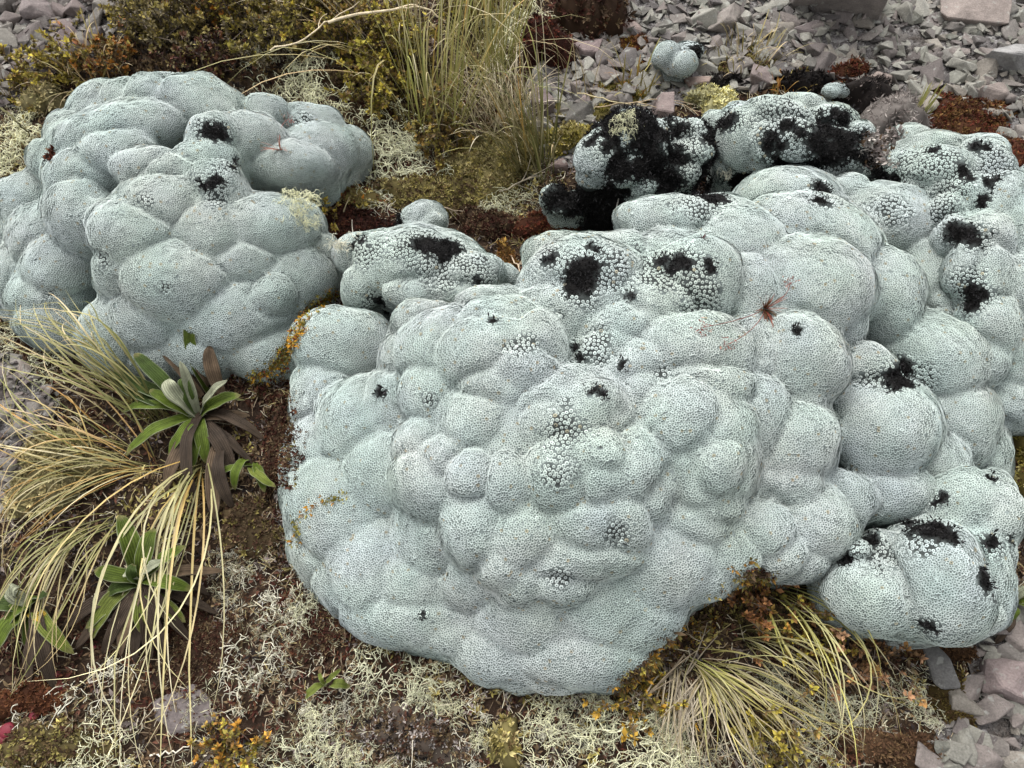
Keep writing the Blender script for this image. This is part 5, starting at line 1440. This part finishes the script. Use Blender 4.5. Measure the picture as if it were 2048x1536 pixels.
rosette_plant((652, 1366), [(700, 1374, .02, 24, 'y'), (610, 1398, .012, 20, 'y'), (682, 1338, .02, 12, 'y'), (640, 1345, .02, 10, 'y')], 'two-leaved yellow-green seedling in lichen below the largest cushion', 305, .01)
rosette_plant((2008, 1205), [(2052, 1176, .02, 26, 'p'), (2075, 1198, .02, 30, 'y'), (2085, 1188, .03, 22, 'o'), (2014, 1264, .008, 20, 'g'), (2002, 1232, .01, 14, 'p'), (2060, 1225, .01, 26, 'g'), (1985, 1290, .004, 30, 'k')], 'green strap leaves poking from under the cushion with hanging bulges', 306, .01)
print('strap plants t %.1f' % (time.time() - T0))

# ------------------------------------------------------------------ shrubs
def shrub(px, py, n, height, spread, leafcols, label, seed, leaf=.0085, tips=((.36, .15, .02), .05), per=34, woody=(.11, .088, .07)):
    rng = np.random.default_rng(seed)
    spread = spread * .74; c = GG(px, py); root = thing('shrub', c, label, 'shrub', 'small-leaved shrubs')
    st = MB(); LP, LN, LC = [], [], []
    for i in range(n):
        a = rng.uniform(0, 6.28); r = spread * math.sqrt(rng.uniform())
        p = np.array([c[0] + .3 * r * math.cos(a), c[1] + .3 * r * math.sin(a), 0]); p[2] = gz(p[0], p[1]) - .004
        H = height * rng.uniform(.45, 1.1) * (1 - .35 * (r / spread) ** 2)
        e = np.array([c[0] + r * math.cos(a), c[1] + r * math.sin(a), p[2] + H])
        mid = (p + e) / 2 + rng.normal(0, .012, 3) - np.array([0, 0, H * .1])
        P = bez(p, mid, e, 8)
        tube(st, P, np.linspace(.0016, .0006, 8), np.array(woody) * rng.uniform(.6, 1.6), 4)
        tipcol = rng.uniform() < tips[1]
        nb = int(rng.integers(2, 5))
        twigs = [P]
        for _ in range(nb):
            s = P[int(rng.integers(3, 8))]
            q = s + rng.normal(0, .022, 3) + np.array([0, 0, .018])
            tw = bez(s, (s + q) / 2 + rng.normal(0, .004, 3), q, 5)
            tube(st, tw, np.linspace(.0008, .0004, 5), np.array(woody) * rng.uniform(.6, 1.8), 3); twigs.append(tw)
        for tw in twigs:
            m = max(6, int(per / len(twigs) * 1.3))
            t = 1 - np.abs(rng.normal(0, .30, m)).clip(0, .9); k = len(tw)
            pos = np.stack([np.interp(t * (k - 1), np.arange(k), tw[:, j]) for j in range(3)], 1)
            ax = tw[-1] - tw[-2]; ax /= np.linalg.norm(ax) + 1e-9
            LP.append(pos); LN.append(np.tile(ax * .8 + [0, 0, .3], (m, 1)) + rng.normal(0, .35, (m, 3)))
            cc = pal(leafcols, m, rng, .25)
            fresh = t > .88
            if tipcol: cc[fresh] = pal([tips[0]], int(fresh.sum()), rng)
            else: cc[fresh] = cc[fresh] * [1.9, 1.9, 1.4]
            LC.append(cc)
    st.build('stems', M_WOOD, root)['kind'] = 'stuff'
    LP, LN, LC = np.concatenate(LP), np.concatenate(LN), np.concatenate(LC)
    LN /= np.linalg.norm(LN, axis=1)[:, None]
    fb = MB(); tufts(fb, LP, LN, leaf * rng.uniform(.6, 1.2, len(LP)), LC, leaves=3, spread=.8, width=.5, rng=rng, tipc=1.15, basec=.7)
    fb.build('foliage', M_LEAF, root, smooth=False)['kind'] = 'stuff'
    return root
SH1 = [(.21, .175, .035), (.155, .125, .03), (.115, .078, .03), (.16, .10, .035), (.27, .22, .045)]
SH2 = [(.13, .105, .038), (.10, .075, .032), (.16, .125, .04), (.14, .115, .075)]
for i, (x, y, n, h, sp, cols, tp, lab) in enumerate([
 (300, 55, 18, .08, .09, SH2 + SH1[:1], ((.20, .17, .03), .25), 'dark twiggy shrub at the edge of the scree, with few leaves'),
 (350, 95, 34, .11, .11, SH2, ((.18, .15, .03), .2), 'dark grey-green shrub behind the crown of the broad cushion'),
 (430, 40, 40, .14, .12, SH1[1:] + SH2[:2], ((.42, .17, .02), .45), 'shrub with orange shoot tips behind the broad cushion'),
 (520, 35, 40, .14, .12, SH1[1:], ((.42, .17, .02), .40), 'taller shrub with orange and yellow shoot tips'),
 (560, 110, 34, .12, .11, SH2 + SH1[1:2], ((.20, .17, .03), .2), 'dark shrub standing over the dense lichen mound'),
 (650, 60, 40, .15, .12, SH1, ((.25, .21, .03), .3), 'olive shrub under the dry straw-coloured grass'),
 (720, 110, 40, .14, .11, SH1[:4], ((.26, .22, .03), .3), 'leafy olive-brown shrub beside the tall tussock'),
 (790, 130, 40, .13, .10, SH1, ((.28, .24, .03), .35), 'yellow-tipped shrub crowding the tall tussock'),
 (760, 200, 26, .09, .08, SH1, ((.28, .24, .03), .5), 'low bright-tipped shrub in front of the leafy olive-brown one'),
 (880, 290, 20, .07, .06, SH1[1:4], ((.2, .16, .03), .2), 'small brown shrublet at the foot of the tall tussock'),
 (930, 20, 30, .14, .10, SH1, ((.34, .28, .04), .5), 'yellow-green shrub behind the tussocks'),
 (120, 165, 20, .05, .07, SH1, ((.24, .19, .03), .5), 'yellow-green low shrub between scree and broad cushion'),
 (55, 190, 12, .04, .06, SH1[1:] + SH2[:1], ((.24, .19, .03), .3), 'sparse low shrub beside the large pale yellow lichen mass'),
 (230, 150, 20, .05, .07, SH1[1:4] + [(.16, .06, .02)], ((.28, .12, .02), .4), 'low rusty shrub touching the back of the broad cushion'),
 (420, 150, 22, .05, .08, DRED + SH2[:2], ((.1, .04, .02), .2), 'low dark reddish shrub against the back of the broad cushion'),
 (1500, 1225, 12, .05, .05, [(.28, .13, .05), (.22, .10, .05), (.14, .09, .03)], ((.45, .22, .09), .5), 'pinkish-orange sprig in the notch below the largest cushion'),
 (1590, 1260, 18, .05, .07, SH1 + [(.2, .1, .03)], ((.3, .2, .04), .5), 'green and orange sprig below the two hanging bulges'),
 (1700, 1300, 14, .04, .06, [(.25, .13, .06), (.2, .12, .06), (.12, .07, .03)], ((.42, .24, .13), .6), 'pale pinkish sprig on the brown slope'),
 (1280, 1385, 14, .045, .05, SH1 + [(.32, .18, .03)], ((.4, .24, .03), .5), 'orange-green sprig at the foot of the largest cushion'),
 (1530, 1480, 12, .03, .05, SH1, ((.3, .24, .04), .5), 'small yellow-green sprig among grey grass'),
 (470, 1500, 12, .03, .05, SH1 + [(.3, .15, .03)], ((.4, .2, .03), .5), 'orange-leaved sprig beside the flat grey-mauve stone'),
 (640, 470, 10, .03, .04, SH1, ((.3, .24, .05), .4), 'tiny olive sprig in the red-brown hollow'),
 (545, 385, 14, .035, .04, YGREEN[:3], ((.42, .25, .02), .5), 'yellow-orange sprig on the far lip of the broad cushion'),
 ]): shrub(x, y, n, h, sp, cols, lab, 400 + i, tips=tp, leaf=.0085 if y < 400 else .0075, per=40 if y < 320 else 30)

# dry forked branches
def branch(pts, label, col=(.45, .38, .28), r=.0016, seed=0, fork=3):
    rng = np.random.default_rng(seed); mb = MB()
    P = np.array([GG(x, y, z) for x, y, z in pts])
    k = 14; t = np.linspace(0, len(P) - 1, k)
    Q = np.stack([np.interp(t, np.arange(len(P)), P[:, j]) for j in range(3)], 1)
    Q[1:-1] = .25 * Q[:-2] + .5 * Q[1:-1] + .25 * Q[2:]; Q += rng.normal(0, .0012, Q.shape)
    tube(mb, Q, np.linspace(r, r * .45, k), np.array(col) * rng.uniform(.85, 1.15), 5)
    for _ in range(fork):
        i = int(rng.integers(4, k - 1)); d = Q[min(i + 1, k - 1)] - Q[i - 1]; d /= np.linalg.norm(d) + 1e-9
        e = Q[i] + (d + rng.normal(0, .5, 3)) * rng.uniform(.02, .05)
        tube(mb, bez(Q[i], (Q[i] + e) / 2 + rng.normal(0, .004, 3), e, 6), np.linspace(r * .6, r * .25, 6), np.array(col), 4)
    o = mb.build('dry_twig', M_WOOD); tag(o, label, 'twig', 'dry twigs'); return o
branch([(656, 46, .16), (720, 26, .18), (800, 18, .19), (840, 10, .19), (890, 40, .16)], 'long bleached curved stalk arching over the olive shrub', (.62, .52, .36), .0026, 1, 1)
branch([(540, 100, .12), (600, 85, .13), (660, 40, .15), (720, 5, .17)], 'pale bent stalk over the shrub with orange tips', (.55, .46, .32), .0016, 2, 1)
branch([(1225, 315, .10), (1245, 318, .12), (1252, 340, .11), (1246, 360, .10)], 'white forked twig on the dying black cushion clump', (.52, .47, .42), .0024, 3, 7)
branch([(1180, 215, .01), (1260, 205, .03), (1330, 195, .03), (1400, 225, .02)], 'thin bare twig lying across green moss and scree', (.36, .28, .18), .0015, 4, 3)
branch([(1155, 185, .03), (1240, 205, .04), (1300, 212, .03)], 'straw-coloured stalk across the green moss patch', (.52, .44, .26), .0013, 5, 0)
branch([(1015, 505, .02), (1040, 540, .06), (1048, 570, .05)], 'curly pale root behind the knobbly cushion', (.44, .35, .25), .0012, 6, 3)
branch([(960, 545, .05), (1000, 550, .06), (1030, 545, .05)], 'short white twig behind the knobbly cushion', (.52, .45, .36), .0016, 7, 2)
branch([(685, 480, .03), (700, 500, .04), (708, 470, .05)], 'white hooked twig at the mouth of the red-brown hollow', (.6, .55, .46), .0014, 8, 3)
branch([(300, 1512, .004), (350, 1505, .006), (395, 1480, .006)], 'white curved twig on the flat grey-mauve stone', (.6, .55, .45), .0013, 9, 0)
branch([(410, 1510, .004), (450, 1520, .006), (500, 1536, .006)], 'white straight twig beside the dark low stone', (.6, .54, .42), .0013, 10, 0)
branch([(1262, 1405, .004), (1300, 1390, .03), (1370, 1310, .02)], 'brown woody stem along the foot of the largest cushion', (.20, .16, .11), .0022, 11, 3)
branch([(1330, 1440, .004), (1345, 1400, .02), (1385, 1330, .02)], 'grey woody stem rising to the root of the grass fan', (.26, .22, .16), .0018, 12, 2)
branch([(1930, 1340, .01), (1938, 1400, .012), (1925, 1440, .01), (1900, 1490, .008)], 'thin dry stem beside the large smooth pink stone', (.45, .36, .24), .0011, 13, 1)
branch([(810, 1410, .01), (825, 1450, .012), (800, 1480, .008)], 'pale bent twig on mottled moss', (.5, .46, .36), .0012, 14, 2)
branch([(0, 215, .06), (30, 240, .07), (60, 270, .03)], 'green-brown stalk leaning over the large pale yellow lichen mass', (.12, .11, .05), .0024, 15, 0)
branch([(1000, 385, .02), (1050, 360, .03), (1090, 345, .02)], 'pale dead twig below the fanned grass tuft', (.42, .36, .27), .0013, 16, 3)
branch([(840, 400, .01), (900, 420, .02), (960, 415, .01)], 'twisted brown twig in the brownish olive moss bed', (.3, .24, .17), .0014, 17, 4)

# reddish grass sprigs that grow on the cushions
def sprig(px, py, n, length, cols, label, seed, stalks=()):
    rng = np.random.default_rng(seed)
    p, nn, on = surf(px, py)
    root = thing('red_grass_sprig', p, label, 'grass')
    U, W = basis(nn[None]); U, W = U[0], W[0]
    for i in range(n):
        a = rng.uniform(0, 6.28); L = rng.uniform(*length)
        d = nn * rng.uniform(.35, 1.0) + (math.cos(a) * U + math.sin(a) * W) * rng.uniform(.4, 1); d /= np.linalg.norm(d)
        P = bez(p - nn * .002, p + d * L * .6 + nn * L * .15, p + d * L - np.array([0, 0, L * .15]), 6)
        mb = MB(); ribbon(mb, P, .0022 * np.linspace(1, .12, 6), pal(cols, 1, rng)[0], fold=.3); mb.build('blade', M_GRASS, root)
    for (x, y, hgt) in stalks:
        e, en, _ = surf(x, y); e = e + en * hgt
        P = bez(p, (p + e) / 2 + nn * .03, e, 9)
        mb = MB(); tube(mb, P, np.linspace(.0006, .0004, 9), (.25, .10, .08), 3)
        k = 26; pos = e + rng.normal(0, .0045, (k, 3)); nr = rng.normal(0, 1, (k, 3)); nr /= np.linalg.norm(nr, axis=1)[:, None]
        tufts(mb, pos, nr, .004, pal([(.3, .12, .1), (.4, .25, .2), (.18, .06, .05)], k, rng), leaves=2, rng=rng); mb.build('seed_head', M_LEAF, root)
    return root
sprig(1530, 618, 44, (.012, .036), [(.17, .045, .025), (.14, .055, .025), (.09, .06, .02), (.24, .09, .06)], 'red grass sprig with seed heads growing on the largest cushion', 501, ((1550, 572, .02), (1398, 660, .006), (1450, 692, .006)))
sprig(560, 300, 12, (.015, .035), [(.28, .10, .06), (.22, .07, .04), (.3, .15, .1)], 'small red grass sprig growing on the broad cushion', 502, ((568, 235, .012),))
sprig(1405, 478, 6, (.006, .012), [(.07, .03, .03)], 'tiny dark red sprout behind the speckled bulges of the largest cushion', 503)
# red berries
for i, (x, y, r) in enumerate([(22, 1462, 16), (10, 1480, 13), (122, 1374, 8), (118, 1350, 7), (72, 1432, 10), (543, 872, 6), (190, 1295, 5)]):
    p = GG(x, y); rr = r * mpp(p)
    bm = bmesh.new(); bmesh.ops.create_icosphere(bm, subdivisions=2, radius=rr)
    for v in bm.verts:
        v.co.z *= .88
        if v.co.z > rr * .55: v.co.z -= (v.co.z - rr * .55) * .8
    me = bpy.data.meshes.new('berry'); bm.to_mesh(me); bm.free()
    me.polygons.foreach_set('use_smooth', np.ones(len(me.polygons), bool))
    a = me.attributes.new('col', 'FLOAT_COLOR', 'POINT'); a.data.foreach_set('color', np.tile([.17, .018, .03, 1], len(me.vertices)).astype(np.float32))
    o = obj('red_berry', me, M_LEAF); o.location = (p[0], p[1], p[2] + rr * .7)
    tag(o, 'dull red berry lying under the grass ends' if i < 5 else 'tiny red berry on dark brown moss', 'berry', 'red berries')

# ------------------------------------------------------------------ litter over the soil
def litter():
    rng = np.random.default_rng(77)
    q = np.column_stack([rng.uniform(-1.15, 1.15, 95000), rng.uniform(-.2, 1.6, 95000)])
    z = gz(q[:, 0], q[:, 1]); P = np.column_stack([q, z])
    px, py = pix(P)
    keep = np.ones(len(P), bool)
    for zone, poly in SCREE: keep &= ~in_poly(px, py, poly)
    keep &= (px > -250) & (px < 2300) & (py > -120) & (py < 1750)
    P = P[keep]
    P = P[[not under_cushion(a, b) for a, b in P[:, :2]]]
    n = len(P)
    near = P[:, 1] < .62
    kind = rng.uniform(0, 1, n)
    cl = vnoise(P, 9., 31) + .5 * vnoise(P, 25., 32)
    # moss shoots and leaf scraps
    a = kind < .62
    cols = np.where((cl > .25)[:, None], pal(OLIVE + BROWN, n, rng, .25), np.where((cl < -.25)[:, None], pal(DRED + BROWN, n, rng, .25), pal(BROWN + BLACKP[1:3] + GREYB[2:3], n, rng, .25)))
    Nr = rng.normal(0, .35, (n, 3)) + [0, 0, 1]; Nr /= np.linalg.norm(Nr, axis=1)[:, None]
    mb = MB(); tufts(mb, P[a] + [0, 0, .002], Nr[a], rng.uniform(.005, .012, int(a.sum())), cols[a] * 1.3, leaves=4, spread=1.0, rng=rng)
    o = mb.build('moss_ground_cover', M_MOSS, smooth=False); tag(o, 'brown and olive mossy ground cover on the dark soil', 'ground cover', kind='stuff')
    # ragged fringe where the cushions meet the soil
    rim = AV[(AV[:, 2] < .016) & (AV[:, 2] > -.012)]
    pr = rim[rng.integers(len(rim), size=9000)] + np.column_stack([rng.normal(0, .011, (9000, 2)), np.zeros(9000)])
    pr[:, 2] = gz(pr[:, 0], pr[:, 1]) + .002
    Nf = rng.normal(0, .4, (9000, 3)) + [0, 0, 1]; Nf /= np.linalg.norm(Nf, axis=1)[:, None]
    mb = MB(); tufts(mb, pr, Nf, rng.uniform(.005, .014, 9000), pal(BROWN + DRED[:2] + OLIVE[:2] + GREYB[:2], 9000, rng, .25), leaves=4, spread=.8, width=.22, rng=rng)
    o = mb.build('moss_fringe', M_MOSS, smooth=False); tag(o, 'ragged brown moss fringe at the foot of the cushion plants', 'moss', kind='stuff')
    # fallen thread-like scraps
    b = np.nonzero(~a)[0]
    mb = MB()
    m = len(b)
    th = rng.uniform(0, 6.28, m); L = rng.uniform(.006, .022, m); w = rng.uniform(.0005, .0012, m)
    d = np.stack([np.cos(th), np.sin(th), rng.normal(0, .25, m)], 1); s = np.stack([-np.sin(th), np.cos(th), np.zeros(m)], 1)
    up = np.array([0, 0, 1.0])
    base = P[b] + up * rng.uniform(.003, .009, m)[:, None]
    st = []
    bend = rng.normal(0, .35, m)
    for t in (-.5, 0, .5):
        ctr = base + d * (L * t)[:, None] + s * (bend * L * (t * t - .12))[:, None] + up * ((.25 - t * t) * L * .3)[:, None]
        st += [ctr - s * w[:, None] * .5, ctr + up * w[:, None] * .7, ctr + s * w[:, None] * .5]
    V = np.stack(st, 1).reshape(-1, 3)
    c = pal([(.34, .30, .22), (.24, .19, .13), (.15, .11, .07), (.46, .42, .31), (.10, .065, .035), (.30, .25, .12)], m, rng, .2)
    i = np.arange(m)[:, None] * 9
    Q = np.concatenate([i + k for k in ([0, 1, 4, 3], [1, 2, 5, 4], [3, 4, 7, 6], [4, 5, 8, 7])])
    mb.add(V, np.repeat(c, 9, 0), Q=Q)
    o = mb.build('plant_litter', M_WOOD, smooth=True); tag(o, 'dry grass and twig litter strewn over the dark soil', 'litter', kind='stuff')
    # crumbs of pale lichen
    px, py = pix(P)
    near_l = ((py > 1330) & (px > 380) & (px < 1480)) | ((py > 1380) & (px <= 380)) | ((py > 270) & (py < 470) & (px > 700) & (px < 1120)) | ((py > 1050) & (px > 420) & (px < 700)) | ((py > 90) & (py < 300) & (px > 440) & (px < 860)) | ((px < 60) & (py > 220) & (py < 420)) | ((py > 660) & (py < 1000) & (px < 220)) | ((py > 1330) & (px >= 1480) & (px < 1850))
    ok = near_l & (vnoise(P, 16., 41) + .6 * vnoise(P, 40., 42) + rng.normal(0, .2, n) > .12)
    q = P[ok]; m = len(q)
    mb = MB(); Nq = rng.normal(0, .5, (m, 3)) + [0, 0, 1]; Nq /= np.linalg.norm(Nq, axis=1)[:, None]
    tufts(mb, q + np.array([0, 0, 1.0]) * rng.uniform(.002, .012, (m, 1)), Nq, rng.uniform(.004, .010, m), .72 * pal([LC_Y, LC_W, LC_G, (.5, .48, .3), (.36, .32, .2)], m, rng, .2), leaves=5, spread=1.1, width=.07, rng=rng, basec=.8, tipc=1.0)
    o = mb.build('lichen_crumbs', M_LICHEN, smooth=False); tag(o, 'pale lichen crumbs strewn through the litter', 'lichen', kind='stuff')
    print('litter', n, m)
litter()
print('all t %.1f' % (time.time() - T0))
